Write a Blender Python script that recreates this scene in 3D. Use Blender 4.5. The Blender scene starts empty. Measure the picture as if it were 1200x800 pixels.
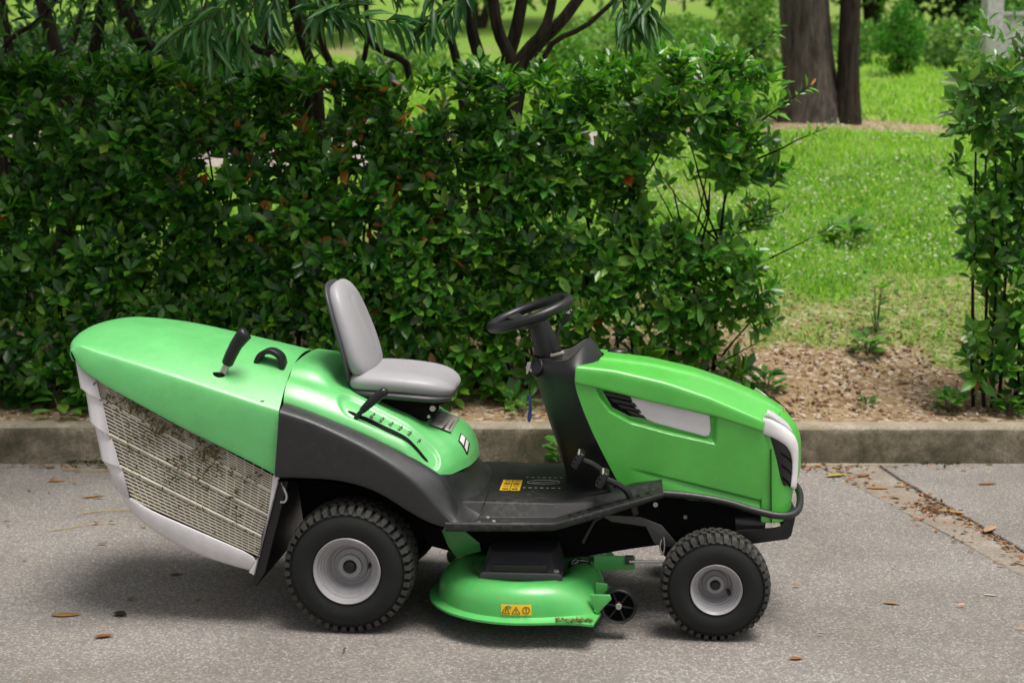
import bpy, bmesh, math, random
import numpy as np
from mathutils import Vector, Matrix, noise as mnoise

random.seed(7)
rng = np.random.default_rng(11)
scene = bpy.context.scene
COL = scene.collection
R = math.radians

# ------------------------------------------------------------------ camera
cam_d = bpy.data.cameras.new('camera')
cam = bpy.data.objects.new('camera', cam_d)
COL.objects.link(cam)
cam.location = (0, 0, 1.64)
cam.rotation_euler = (R(90) - math.atan(220 / 1650), 0, 0)
cam_d.sensor_width = 36.0
cam_d.lens = 36.0 * 1650 / 1200
cam_d.clip_start = 0.05
cam_d.clip_end = 400
cam_d.dof.use_dof = True
cam_d.dof.focus_distance = 5.3
cam_d.dof.aperture_fstop = 3.0
scene.camera = cam

# ------------------------------------------------------------------ world, sun, exposure
SUN_EL, SUN_AZ = R(75), R(122)      # azimuth measured clockwise from +Y
world = bpy.data.worlds.new('World')
scene.world = world
world.use_nodes = True
wn = world.node_tree
wn.nodes.clear()
w_out = wn.nodes.new('ShaderNodeOutputWorld')
w_bg = wn.nodes.new('ShaderNodeBackground')
w_sky = wn.nodes.new('ShaderNodeTexSky')
w_sky.sky_type = 'NISHITA'
w_sky.sun_disc = False
w_sky.sun_elevation = SUN_EL
w_sky.sun_rotation = SUN_AZ
w_sky.air_density = 1.0
w_sky.dust_density = 4.0
w_hs = wn.nodes.new('ShaderNodeHueSaturation')
w_hs.inputs['Saturation'].default_value = 0.12
wn.links.new(w_sky.outputs[0], w_hs.inputs['Color'])
wn.links.new(w_hs.outputs[0], w_bg.inputs['Color'])
w_bg.inputs['Strength'].default_value = 0.05
wn.links.new(w_bg.outputs[0], w_out.inputs['Surface'])

sun_d = bpy.data.lights.new('sun', 'SUN')
sun_d.energy = 1.5
sun_d.angle = R(26)
sun_d.color = (1.0, 0.95, 0.87)
sun = bpy.data.objects.new('sun', sun_d)
COL.objects.link(sun)
sd = Vector((math.sin(SUN_AZ) * math.cos(SUN_EL), math.cos(SUN_AZ) * math.cos(SUN_EL), math.sin(SUN_EL)))
sun.rotation_euler = sd.to_track_quat('Z', 'Y').to_euler()
sun.location = (4, -3, 9)

vs = scene.view_settings
vs.view_transform = 'Standard'
vs.look = 'None'
vs.gamma = 1.0
vs.exposure = 1.35
vs.use_curve_mapping = False
scene.cycles.max_bounces = 7
scene.cycles.transparent_max_bounces = 6
scene.cycles.diffuse_bounces = 4
scene.cycles.glossy_bounces = 3
scene.cycles.transmission_bounces = 4
scene.cycles.use_denoising = True
scene.cycles.sample_clamp_indirect = 6


# ------------------------------------------------------------------ material helpers
class NT:
    def __init__(s, name):
        s.m = bpy.data.materials.new(name)
        s.m.use_nodes = True
        s.t = s.m.node_tree
        s.t.nodes.clear()
        s.out = s.t.nodes.new('ShaderNodeOutputMaterial')

    def n(s, typ, **kw):
        nd = s.t.nodes.new('ShaderNode' + typ)
        for k, v in kw.items():
            if isinstance(k, str) and hasattr(nd, k):
                setattr(nd, k, v)
        return nd

    def l(s, a, b):
        s.t.links.new(a, b)

    def coord(s):
        return s.n('TexCoord').outputs['Object']

    def noise(s, scale, detail=4, rough=.6, vec=None, dist=0):
        nd = s.n('TexNoise')
        nd.inputs['Scale'].default_value = scale
        nd.inputs['Detail'].default_value = detail
        nd.inputs['Roughness'].default_value = rough
        nd.inputs['Distortion'].default_value = dist
        s.l(vec if vec is not None else s.coord(), nd.inputs['Vector'])
        return nd.outputs['Fac']

    def ramp(s, fac, stops):
        nd = s.n('ValToRGB')
        el = nd.color_ramp.elements
        while len(el) < len(stops):
            el.new(0.5)
        for e, (p, c) in zip(el, stops):
            e.position = p
            e.color = (c[0], c[1], c[2], 1) if isinstance(c, (tuple, list)) else (c, c, c, 1)
        s.l(fac, nd.inputs['Fac'])
        return nd.outputs['Color']

    def mix(s, fac, a, b, mode='MIX'):
        nd = s.n('Mix')
        nd.data_type = 'RGBA'
        nd.blend_type = mode
        for sock, v in ((nd.inputs[0], fac), (nd.inputs[6], a), (nd.inputs[7], b)):
            if hasattr(v, 'is_linked') or hasattr(v, 'links'):
                s.l(v, sock)
            elif isinstance(v, (tuple, list)):
                sock.default_value = (v[0], v[1], v[2], 1)
            else:
                sock.default_value = v
        return nd.outputs[2]

    def bump(s, h, strength, dist, normal=None):
        nd = s.n('Bump')
        nd.inputs['Strength'].default_value = strength
        nd.inputs['Distance'].default_value = dist
        s.l(h, nd.inputs['Height'])
        if normal is not None:
            s.l(normal, nd.inputs['Normal'])
        return nd.outputs['Normal']

    def bsdf(s, color, rough=.5, metallic=0, spec=.5, normal=None, coat=0, link=True):
        b = s.n('BsdfPrincipled')
        if isinstance(color, (tuple, list)):
            b.inputs['Base Color'].default_value = (color[0], color[1], color[2], 1)
        else:
            s.l(color, b.inputs['Base Color'])
        if isinstance(rough, (int, float)):
            b.inputs['Roughness'].default_value = rough
        else:
            s.l(rough, b.inputs['Roughness'])
        b.inputs['Metallic'].default_value = metallic
        b.inputs['Specular IOR Level'].default_value = spec
        b.inputs['Coat Weight'].default_value = coat
        b.inputs['Coat Roughness'].default_value = .12
        if normal is not None:
            s.l(normal, b.inputs['Normal'])
        if link:
            s.l(b.outputs[0], s.out.inputs['Surface'])
        return b.outputs[0]


def plastic(name, col, rough=.4, dirt=.25, dirtcol=(.10, .095, .075), bump=.0, bscale=900, coat=0, spec=.5, vary=.12, speck=0, scuff=None):
    m = NT(name)
    n1 = m.noise(6, 5, .65)
    c = m.mix(m.ramp(n1, [(.3, 0), (.75, 1)]), tuple(x * (1 - vary) for x in col), tuple(min(1, x * (1 + vary)) for x in col))
    n2 = m.noise(38, 7, .72)
    n3 = m.noise(3.1, 3, .5)
    d = m.mix(1.0, m.ramp(n2, [(.48, 0), (.78, 1)]), m.ramp(n3, [(.4, 0), (.7, 1)]), 'MULTIPLY')
    fac = m.mix(1.0, d, (dirt, dirt, dirt), 'MULTIPLY')
    c = m.mix(fac, c, dirtcol)
    if speck:
        n4 = m.noise(150, 2, .5)
        c = m.mix(m.ramp(n4, [(.70, 0), (.74, speck)]), c, dirtcol)
    if scuff:
        mp = m.n('Mapping')
        mp.inputs['Scale'].default_value = (2.2, 14, 9)
        mp.inputs['Rotation'].default_value = (.2, .35, .3)
        m.l(m.coord(), mp.inputs['Vector'])
        n5 = m.noise(9, 5, .75, mp.outputs[0])
        n6 = m.noise(5, 3, .6)
        sf = m.mix(1.0, m.ramp(n5, [(.62, 0), (.72, .75)]), m.ramp(n6, [(.48, 0), (.62, 1)]), 'MULTIPLY')
        c = m.mix(sf, c, scuff)
    rr = m.ramp(n2, [(.3, rough * .85), (.8, min(1, rough * 1.35))])
    nrm = None
    if bump:
        nrm = m.bump(m.noise(bscale, 2, .5), bump, .001)
    m.bsdf(c, rr, normal=nrm, coat=coat, spec=spec)
    return m.m


def metal(name, col, rough=.35):
    m = NT(name)
    n = m.noise(60, 5, .7)
    c = m.mix(n, tuple(x * .75 for x in col), col)
    m.bsdf(c, m.ramp(n, [(.3, rough * .8), (.8, rough * 1.4)]), metallic=.85)
    return m.m


M = {}
M['green_box'] = plastic('green_box', (.120, .50, .145), .40, .35, (.12, .17, .06), coat=.15, speck=.6, spec=.8, scuff=(.30, .62, .34))
M['green_hood'] = plastic('green_hood', (.075, .47, .050), .36, .30, (.25, .38, .16), coat=.2, spec=.85, scuff=(.28, .60, .24))
M['green_deck'] = plastic('green_deck', (.075, .44, .10), .36, .5, (.30, .20, .07), coat=.2, speck=.8)
M['white'] = plastic('white_plastic', (.74, .72, .73), .42, .35, (.42, .38, .30), spec=.4)
M['slat'] = plastic('slat_plastic', (.72, .67, .56), .5, .85, (.26, .20, .08), vary=.2)
M['fender'] = plastic('fender_plastic', (.0095, .0105, .0115), .44, .22, (.09, .085, .08), bump=.3, spec=.65, speck=.35)
M['footboard'] = plastic('footboard_plastic', (.010, .010, .0105), .45, .75, (.14, .135, .115), bump=.3, spec=.45, speck=.6)
M['shell'] = plastic('seat_shell_plastic', (.045, .045, .05), .45, .2)
M['black'] = plastic('black_plastic', (.010, .010, .011), .38, .25, (.06, .058, .05), spec=.5)
M['dash'] = plastic('dash_plastic', (.009, .009, .010), .40, .2, (.08, .08, .075), bump=.15, spec=.5)
M['dashtop'] = plastic('dusty_dash_plastic', (.045, .044, .042), .6, .95, (.22, .20, .14), bump=.2)
M['void'] = plastic('underside_black', (.004, .004, .004), .8, .2, (.02, .02, .018), spec=.15)
M['rubber'] = plastic('tyre_rubber', (.010, .0115, .011), .60, .3, (.06, .056, .045), spec=.35, bump=.2)
M['tread'] = plastic('tread_rubber', (.050, .049, .045), .85, .95, (.22, .185, .13), spec=.2, bump=.3, vary=.3)
M['rim'] = plastic('rim_paint', (.34, .33, .34), .36, .45, (.20, .17, .13), spec=.5)
M['steel'] = metal('bright_steel', (.62, .60, .57), .3)
M['dark_steel'] = metal('dark_steel', (.10, .10, .10), .45)
M['seat'] = plastic('grey_vinyl', (.335, .325, .345), .40, .15, (.2, .19, .18), bump=.35, bscale=420, spec=.45, vary=.05)
M['yellow'] = plastic('yellow_label', (.80, .50, .02), .4, .35, (.3, .2, .05))
M['label_black'] = plastic('label_black', (.012, .012, .012), .4, .1)
M['label_grey'] = plastic('label_grey', (.32, .30, .27), .45, .4)
M['label_white'] = plastic('label_white', (.72, .72, .70), .45, .3)
M['print_grey'] = plastic('print_grey', (.42, .42, .40), .5, .6, (.05, .05, .05))
M['print_green'] = plastic('print_green', (.05, .30, .08), .4, .1)
M['blue'] = plastic('blue_strap', (.03, .06, .22), .6, .1)
M['straw'] = plastic('straw', (.42, .29, .12), .7, .4, (.2, .1, .05))
M['rust'] = plastic('rust_stain', (.30, .14, .06), .7, .5)


def lens_mat():
    m = NT('headlight_lens')
    b = m.n('BsdfPrincipled')
    b.inputs['Base Color'].default_value = (.80, .80, .82, 1)
    b.inputs['Roughness'].default_value = .08
    b.inputs['Transmission Weight'].default_value = .35
    b.inputs['Coat Weight'].default_value = .6
    m.l(b.outputs[0], m.out.inputs['Surface'])
    return m.m


M['lens'] = lens_mat()


def leaf_mat(name, rough=.34, trans=.28, spec=.5):
    m = NT(name)
    at = m.n('Attribute')
    at.attribute_name = 'col'
    n = m.noise(55, 3, .6)
    c = m.mix(m.ramp(n, [(.3, .55), (.7, 0)]), at.outputs['Color'], m.mix(1.0, at.outputs['Color'], (.55, .6, .5), 'MULTIPLY'))
    bs = m.bsdf(c, rough, spec=spec, link=False)
    tr = m.n('BsdfTranslucent')
    cc = m.mix(1.0, c, (1.5, 1.9, .7), 'MULTIPLY')
    m.l(cc, tr.inputs['Color'])
    mx = m.n('MixShader')
    mx.inputs[0].default_value = trans
    m.l(bs, mx.inputs[1])
    m.l(tr.outputs[0], mx.inputs[2])
    m.l(mx.outputs[0], m.out.inputs['Surface'])
    return m.m


M['leaf'] = leaf_mat('hedge_leaf', .30, .30, .6)
M['oleander'] = leaf_mat('lance_leaf', .42, .25, .4)
M['grass'] = leaf_mat('grass_blade', .55, .4, .3)
M['farleaf'] = leaf_mat('far_leaf', .55, .35, .3)
M['dry'] = leaf_mat('dry_leaf', .6, .12, .3)


def bark_mat(name, dark, light, sc=9):
    m = NT(name)
    mp = m.n('Mapping')
    mp.inputs['Scale'].default_value = (1, 1, .16)
    m.l(m.coord(), mp.inputs['Vector'])
    v = mp.outputs[0]
    n = m.noise(sc * 3, 7, .7, v)
    c = m.ramp(n, [(.35, dark), (.7, light)])
    m.bsdf(c, .9, spec=.2, normal=m.bump(n, .9, .03))
    return m.m


M['bark'] = bark_mat('pine_bark', (.035, .028, .023), (.17, .142, .122), 7)
M['bark_dark'] = bark_mat('dark_bark', (.012, .009, .007), (.075, .058, .042), 9)
M['twig'] = bark_mat('hedge_twig', (.012, .009, .006), (.06, .045, .028), 30)
M['twig_pale'] = bark_mat('pale_twig', (.06, .05, .035), (.2, .16, .11), 30)


def asphalt():
    m = NT('asphalt')
    co = m.coord()
    v = m.n('TexVoronoi')
    v.inputs['Scale'].default_value = 125
    m.l(co, v.inputs['Vector'])
    sep = m.n('SeparateColor')
    m.l(v.outputs['Color'], sep.inputs[0])
    stone = m.ramp(sep.outputs[0], [(.0, (.13, .119, .110)), (.45, (.24, .220, .205)), (.8, (.35, .322, .30)), (1, (.60, .56, .525))])
    edge = m.ramp(v.outputs['Distance'], [(.25, 1), (.75, .35)])
    c = m.mix(1.0, stone, edge, 'MULTIPLY')
    fine = m.noise(420, 3, .7, co)
    c = m.mix(.42, c, m.ramp(fine, [(.35, (.16, .147, .137)), (.65, (.48, .443, .414))]))
    big = m.noise(.9, 5, .62, co)
    c = m.mix(m.ramp(big, [(.40, .0), (.66, .75)]), c, m.mix(1.0, c, (.62, .60, .58), 'MULTIPLY'))
    mid = m.noise(7, 6, .7, co)
    c = m.mix(m.ramp(mid, [(.50, 0), (.75, .4)]), c, (.25, .205, .165))
    h = m.mix(.5, v.outputs['Distance'], fine)
    m.bsdf(c, .82, spec=.3, normal=m.bump(h, .75, .004))
    return m.m


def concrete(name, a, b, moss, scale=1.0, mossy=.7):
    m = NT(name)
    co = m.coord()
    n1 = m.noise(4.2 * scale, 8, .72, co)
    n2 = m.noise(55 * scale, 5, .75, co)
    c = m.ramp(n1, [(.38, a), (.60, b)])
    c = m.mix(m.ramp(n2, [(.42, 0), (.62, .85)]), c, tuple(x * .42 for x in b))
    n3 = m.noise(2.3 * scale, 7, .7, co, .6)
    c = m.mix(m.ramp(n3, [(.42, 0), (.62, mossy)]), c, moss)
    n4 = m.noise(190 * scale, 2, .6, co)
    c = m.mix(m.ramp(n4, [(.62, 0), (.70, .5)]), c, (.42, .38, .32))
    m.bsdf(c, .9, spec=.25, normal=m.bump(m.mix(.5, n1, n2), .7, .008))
    return m.m


M['asphalt'] = asphalt()
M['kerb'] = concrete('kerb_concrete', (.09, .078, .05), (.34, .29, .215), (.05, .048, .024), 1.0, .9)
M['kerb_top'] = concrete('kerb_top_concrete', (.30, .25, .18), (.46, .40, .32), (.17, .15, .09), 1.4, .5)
M['drain'] = concrete('drain_concrete', (.24, .205, .17), (.36, .32, .275), (.22, .15, .09), 1.5, .45)
M['path'] = concrete('path_concrete', (.34, .30, .27), (.46, .41, .37), (.3, .25, .2), 1, .3)
M['render_wall'] = concrete('pale_render', (.56, .54, .56), (.68, .66, .68), (.45, .44, .44), .6, .3)


def ground_mat():
    m = NT('lawn_and_soil')
    co = m.coord()
    at = m.n('Attribute')
    at.attribute_name = 'soil'
    n1 = m.noise(7, 8, .75, co)
    n2 = m.noise(42, 6, .75, co)
    soil = m.ramp(n2, [(.30, (.13, .085, .045)), (.5, (.29, .205, .12)), (.70, (.46, .36, .245))])
    soil = m.mix(m.ramp(n1, [(.5, 0), (.7, .5)]), soil, (.24, .16, .05))
    v = m.n('TexVoronoi')
    v.inputs['Scale'].default_value = 34
    m.l(co, v.inputs['Vector'])
    sp = m.n('SeparateColor')
    m.l(v.outputs['Color'], sp.inputs[0])
    soil = m.mix(m.ramp(sp.outputs[1], [(.80, 0), (.86, .8)]), soil, (.50, .42, .35))
    soil = m.mix(m.ramp(sp.outputs[2], [(.84, 0), (.9, .75)]), soil, (.14, .06, .025))
    gr = m.ramp(n2, [(.3, (.07, .14, .016)), (.65, (.20, .34, .05))])
    gr = m.mix(m.ramp(n1, [(.45, 0), (.7, .55)]), gr, (.24, .32, .07))
    c = m.mix(at.outputs['Fac'], gr, soil)
    m.bsdf(c, .95, spec=.15, normal=m.bump(m.mix(.5, n2, v.outputs['Distance']), .8, .02))
    return m.m


M['ground'] = ground_mat()


def stone_mat():
    m = NT('pebble')
    oi = m.n('Attribute')
    oi.attribute_name = 'col'
    n = m.noise(80, 4, .6)
    c = m.mix(m.ramp(n, [(.35, .4), (.7, 0)]), oi.outputs['Color'], m.mix(1.0, oi.outputs['Color'], (.6, .55, .5), 'MULTIPLY'))
    m.bsdf(c, .85, spec=.3)
    return m.m


M['pebble'] = stone_mat()


# ------------------------------------------------------------------ object helpers
def tag(o, label=None, cat=None, group=None, kind=None):
    if label: o['label'] = label
    if cat: o['category'] = cat
    if group: o['group'] = group
    if kind: o['kind'] = kind
    return o


def empty(name, loc=(0, 0, 0), rz=0.0):
    o = bpy.data.objects.new(name, None)
    o.empty_display_size = .1
    o.location = loc
    o.rotation_euler = (0, 0, rz)
    COL.objects.link(o)
    return o


def link(name, me, parent=None):
    o = bpy.data.objects.new(name, me)
    COL.objects.link(o)
    if parent is not None:
        o.parent = parent
    return o


def mesh(name, verts, faces, mat, parent=None, smooth=None, sub=0, bevel=0, solid=0, bseg=3, mats=None, fmat=None):
    me = bpy.data.meshes.new(name)
    me.from_pydata([tuple(map(float, v)) for v in verts], [], [tuple(f) for f in faces])
    me.materials.append(M[mat] if isinstance(mat, str) else mat)
    if mats:
        for x in mats:
            me.materials.append(M[x])
    if fmat:
        for p, i in zip(me.polygons, fmat):
            p.material_index = i
    me.validate()
    bm = bmesh.new()
    bm.from_mesh(me)
    bmesh.ops.remove_doubles(bm, verts=bm.verts, dist=1e-5)
    bmesh.ops.recalc_face_normals(bm, faces=bm.faces)
    bm.to_mesh(me)
    bm.free()
    o = link(name, me, parent)
    finish(o, smooth, sub, bevel, solid, bseg)
    return o


def finish(o, smooth=None, sub=0, bevel=0, solid=0, bseg=3):
    me = o.data
    if solid:
        md = o.modifiers.new('thickness', 'SOLIDIFY')
        md.thickness = abs(solid)
        md.offset = 1 if solid < 0 else -1
    if bevel:
        md = o.modifiers.new('bevel', 'BEVEL')
        md.width = bevel
        md.segments = bseg
        md.limit_method = 'ANGLE'
        md.angle_limit = R(28)
        md.harden_normals = False
    if sub:
        md = o.modifiers.new('subdivision', 'SUBSURF')
        md.levels = sub
        md.render_levels = sub
    if smooth is None:
        smooth = 35 if not sub else 180
    if smooth:
        me.shade_smooth()
        if smooth < 180 and not bevel:
            me.set_sharp_from_angle(angle=R(smooth))
    return o


def grid_faces(nu, nv, closed_v=False, closed_u=False):
    f = []
    for i in range(nu if closed_u else nu - 1):
        for j in range(nv if closed_v else nv - 1):
            a = i * nv + j
            b = i * nv + (j + 1) % nv
            c = ((i + 1) % nu) * nv + (j + 1) % nv
            d = ((i + 1) % nu) * nv + j
            f.append((a, b, c, d))
    return f


def loft(name, secs, mat, parent=None, closed_v=False, caps=False, **kw):
    nu, nv = len(secs), len(secs[0])
    vs_ = [p for s in secs for p in s]
    fs = grid_faces(nu, nv, closed_v)
    if caps:
        fs.append(tuple(range(nv)))
        fs.append(tuple((nu - 1) * nv + j for j in range(nv)))
    return mesh(name, vs_, fs, mat, parent, **kw)


def tube_geo(pts, rad, n=10, caps=True):
    pts = [Vector(p) for p in pts]
    k = len(pts)
    rads = rad if isinstance(rad, (list, tuple)) else [rad] * k
    vs_, fs = [], []
    up = None
    for i, p in enumerate(pts):
        t = (pts[min(i + 1, k - 1)] - pts[max(i - 1, 0)]).normalized()
        if up is None:
            a = Vector((0, 0, 1)) if abs(t.z) < .9 else Vector((1, 0, 0))
            up = (a - t * a.dot(t)).normalized()
        else:
            up = (up - t * up.dot(t)).normalized()
        s = t.cross(up)
        for j in range(n):
            an = 2 * math.pi * j / n
            vs_.append(p + (up * math.cos(an) + s * math.sin(an)) * rads[i])
    fs = grid_faces(k, n, True)
    if caps:
        fs.append(tuple(reversed(range(n))))
        fs.append(tuple((k - 1) * n + j for j in range(n)))
    return vs_, fs


def smooth_path(pts, per=6):
    pts = [Vector(p) for p in pts]
    out = []
    for i in range(len(pts) - 1):
        p0, p1, p2, p3 = pts[max(i - 1, 0)], pts[i], pts[i + 1], pts[min(i + 2, len(pts) - 1)]
        for k in range(per):
            t = k / per
            out.append(.5 * ((2 * p1) + (p2 - p0) * t + (2 * p0 - 5 * p1 + 4 * p2 - p3) * t * t + (3 * p1 - p0 - 3 * p2 + p3) * t ** 3))
    out.append(pts[-1])
    return out


def tube(name, pts, rad, mat, parent=None, n=12, spline=0, **kw):
    if spline:
        rr = rad
        if isinstance(rad, (list, tuple)):
            rr = []
            for i in range(len(rad) - 1):
                rr += [rad[i] + (rad[i + 1] - rad[i]) * q / spline for q in range(spline)]
            rr.append(rad[-1])
        rad = rr
        pts = smooth_path(pts, spline)
    v, f = tube_geo(pts, rad, n)
    return mesh(name, v, f, mat, parent, **kw)


def box_geo(cx, cy, cz, sx, sy, sz, rot=None):
    vs_ = []
    for x in (-.5, .5):
        for y in (-.5, .5):
            for z in (-.5, .5):
                p = Vector((x * sx, y * sy, z * sz))
                if rot is not None:
                    p = rot @ p
                vs_.append(p + Vector((cx, cy, cz)))
    fs = [(0, 1, 3, 2), (4, 6, 7, 5), (0, 4, 5, 1), (2, 3, 7, 6), (0, 2, 6, 4), (1, 5, 7, 3)]
    return vs_, fs


def box(name, c, s, mat, parent=None, rot=None, bevel=.004, **kw):
    v, f = box_geo(*c, *s, rot=rot)
    return mesh(name, v, f, mat, parent, bevel=bevel, **kw)


def prism(name, poly, y0, y1, mat, parent=None, bevel=.003, **kw):
    """polygon in (x, z) extruded along y"""
    n = len(poly)
    vs_ = [(x, y0, z) for x, z in poly] + [(x, y1, z) for x, z in poly]
    fs = [tuple(range(n)), tuple(range(2 * n - 1, n - 1, -1))]
    for i in range(n):
        j = (i + 1) % n
        fs.append((i, j, n + j, n + i))
    return mesh(name, vs_, fs, mat, parent, bevel=bevel, **kw)


def lathe_geo(prof, c, n=48, axis='Y', close=False):
    """prof: list of (r, h) revolved about axis through c"""
    vs_ = []
    for r, h in prof:
        for j in range(n):
            a = 2 * math.pi * j / n
            if axis == 'Y':
                vs_.append((c[0] + r * math.cos(a), c[1] + h, c[2] + r * math.sin(a)))
            else:
                vs_.append((c[0] + r * math.cos(a), c[1] + r * math.sin(a), c[2] + h))
    return vs_, grid_faces(len(prof), n, True, close)


def lathe(name, prof, c, mat, parent=None, n=48, axis='Y', close=False, **kw):
    v, f = lathe_geo(prof, c, n, axis, close)
    return mesh(name, v, f, mat, parent, **kw)


def merge(geos):
    vs_, fs = [], []
    for v, f in geos:
        o = len(vs_)
        vs_ += list(v)
        fs += [tuple(i + o for i in q) for q in f]
    return vs_, fs


def interp(x, xs, ys):
    return float(np.interp(x, xs, ys))


def text_part(name, body, size, mat, parent, mw, extrude=.0006):
    cu = bpy.data.curves.new('t', 'FONT')
    cu.body = body
    cu.size = size
    cu.align_x = 'CENTER'
    cu.align_y = 'CENTER'
    cu.extrude = extrude
    cu.resolution_u = 3
    ob = bpy.data.objects.new('t', cu)
    COL.objects.link(ob)
    dg = bpy.context.evaluated_depsgraph_get()
    me = bpy.data.meshes.new_from_object(ob.evaluated_get(dg))
    COL.objects.unlink(ob)
    bpy.data.objects.remove(ob)
    me.materials.clear()
    me.materials.append(M[mat])
    o = link(name, me, parent)
    o.matrix_local = mw
    return o


def frame_matrix(origin, xdir, ydir):
    x = Vector(xdir).normalized()
    y = Vector(ydir)
    y = (y - x * y.dot(x)).normalized()
    z = x.cross(y)
    m = Matrix((x, y, z)).transposed().to_4x4()
    m.translation = Vector(origin)
    return m


# ------------------------------------------------------------------ leaf clouds (numpy)
LEAF_T = np.array([[0, 0, 0], [.30, -.36, .05], [.32, 0, -.03], [.30, .36, .05],
                   [.66, -.44, .04], [.68, 0, -.05], [.66, .44, .04], [1.0, 0, -.10]], float)
LEAF_F = [(0, 1, 2), (0, 2, 3), (1, 4, 5, 2), (2, 5, 6, 3), (4, 7, 5), (5, 7, 6)]
LANCE_T = np.array([[0, 0, 0], [.28, -.45, .10], [.30, 0, -.02], [.28, .45, .10],
                    [.62, -.42, .0], [.64, 0, -.10], [.62, .42, .0], [1.0, 0, -.26]], float)


def leaf_frames(axis, roll_up, n):
    """axis (n,3) leaf directions; roll_up (n,3) approx face normal"""
    a = axis / np.linalg.norm(axis, axis=1, keepdims=True)
    z = roll_up - a * np.sum(a * roll_up, 1, keepdims=True)
    z /= np.linalg.norm(z, axis=1, keepdims=True) + 1e-9
    y = np.cross(z, a)
    return a, y, z


def leaf_cloud(name, pos, axis, up, length, width, cols, mat, parent=None, tmpl=LEAF_T, faces=LEAF_F, smooth=True):
    n = len(pos)
    k = len(tmpl)
    a, y, z = leaf_frames(axis, up, n)
    L = np.broadcast_to(np.asarray(length, float).reshape(-1, 1, 1), (n, 1, 1))
    W = np.broadcast_to(np.asarray(width, float).reshape(-1, 1, 1), (n, 1, 1))
    T = tmpl[None]
    V = pos[:, None, :] + a[:, None, :] * T[:, :, 0:1] * L + y[:, None, :] * T[:, :, 1:2] * W + z[:, None, :] * T[:, :, 2:3] * L
    V = V.reshape(-1, 3)
    me = bpy.data.meshes.new(name)
    tot = np.array([len(f) for f in faces])
    idx = np.concatenate([np.array(f) for f in faces])
    loops = (idx[None] + (np.arange(n) * k)[:, None]).ravel()
    totals = np.tile(tot, n)
    starts = np.concatenate([[0], np.cumsum(totals)[:-1]])
    me.vertices.add(n * k)
    me.vertices.foreach_set('co', V.ravel())
    me.loops.add(len(loops))
    me.loops.foreach_set('vertex_index', loops.astype(np.int32))
    me.polygons.add(len(totals))
    me.polygons.foreach_set('loop_start', starts.astype(np.int32))
    me.polygons.foreach_set('loop_total', totals.astype(np.int32))
    if smooth:
        me.polygons.foreach_set('use_smooth', np.ones(len(totals), bool))
    at = me.attributes.new('col', 'FLOAT_COLOR', 'POINT')
    C = np.concatenate([np.repeat(cols, k, 0), np.ones((n * k, 1))], 1)
    at.data.foreach_set('color', C.ravel())
    me.update()
    me.validate()
    me.materials.append(M[mat])
    return link(name, me, parent)


def leaf_palette(n, base, jitter=.35, warm=0.0, warmcols=((.42, .10, .02), (.30, .11, .03), (.5, .2, .04))):
    base = np.asarray(base, float)
    pick = base[rng.integers(0, len(base), n)]
    c = pick * (1 + jitter * (rng.random((n, 1)) * 2 - 1))
    c[:, 0] *= 1 + .3 * (rng.random(n) * 2 - 1)
    if warm:
        k = rng.random(n) < warm
        w = np.asarray(warmcols)[rng.integers(0, len(warmcols), k.sum())]
        c[k] = w
    return c


def leaf_variants(name, cols, mat, tmpl=LEAF_T, wratio=.34):
    out = []
    for c in cols:
        me = bpy.data.meshes.new(name)
        v = tmpl.copy()
        v[:, 1] *= wratio
        me.from_pydata([tuple(p) for p in v], [], LEAF_F)
        at = me.attributes.new('col', 'FLOAT_COLOR', 'POINT')
        at.data.foreach_set('color', np.tile(np.array([*c, 1.0]), (len(v), 1)).ravel())
        me.shade_smooth()
        me.materials.append(M[mat])
        out.append(me)
    return out


def place_leaf(me, pos, axis, up, length, parent, name='leaf'):
    a = Vector(axis).normalized()
    z = Vector(up)
    z = (z - a * z.dot(a)).normalized()
    y = z.cross(a)
    m = Matrix((a * length, y * length, z * length)).transposed().to_4x4()
    m.translation = Vector(pos)
    o = link(name, me, parent)
    o.matrix_local = m
    return o


def unit(n):
    v = rng.normal(size=(n, 3))
    return v / np.linalg.norm(v, axis=1, keepdims=True)


#SPLIT_SETTING
# ================================================================== THE SETTING
KY = lambda x: 7.335 - .011 * x           # front line of the kerb
TY = [7.3, 7.5, 7.8, 8.3, 9.3, 11, 14, 15.5, 19, 24, 40, 70, 120]
TZ = [.19, .20, .245, .37, .68, 1.12, 1.76, 1.95, 2.35, 2.93, 4.15, 9.0, 24.0]


def ground_z(x, y):
    z = interp(y, TY, TZ)
    z += .035 * math.sin(1.7 * x + .6 * y) * min(1, max(0, (y - 7.7) / 2)) + .02 * math.sin(3.1 * x - 2.3 * y + 1) * min(1, max(0, (y - 7.6)))
    return z


def soil_mask(x, y):
    """1 on bare soil, 0 on lawn"""
    n = mnoise.fractal(Vector((x * 1.3, y * 1.3, 3.1)), 1.0, 2.0, 4)
    n2 = mnoise.fractal(Vector((x * .5, y * .5, 9.1)), 1.0, 2.0, 3)
    m = 0.0
    edge = 8.95 + .6 * n - .6 * max(0, x - 2.1)         # bare strip behind the kerb
    m = max(m, min(1, max(0, (edge - y) / .35)))
    d = math.hypot((x - 3.3) / 2.3, (y - 15.3) / .95)      # worn ground under the trees
    m = max(m, min(1, max(0, (1.05 - d + .35 * n) / .3)))
    if y < 8.9 and x < 1.5:
        m = max(m, .9)
    m = max(m, .55 * min(1, max(0, (n2 - .28) / .2)))
    return m


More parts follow.
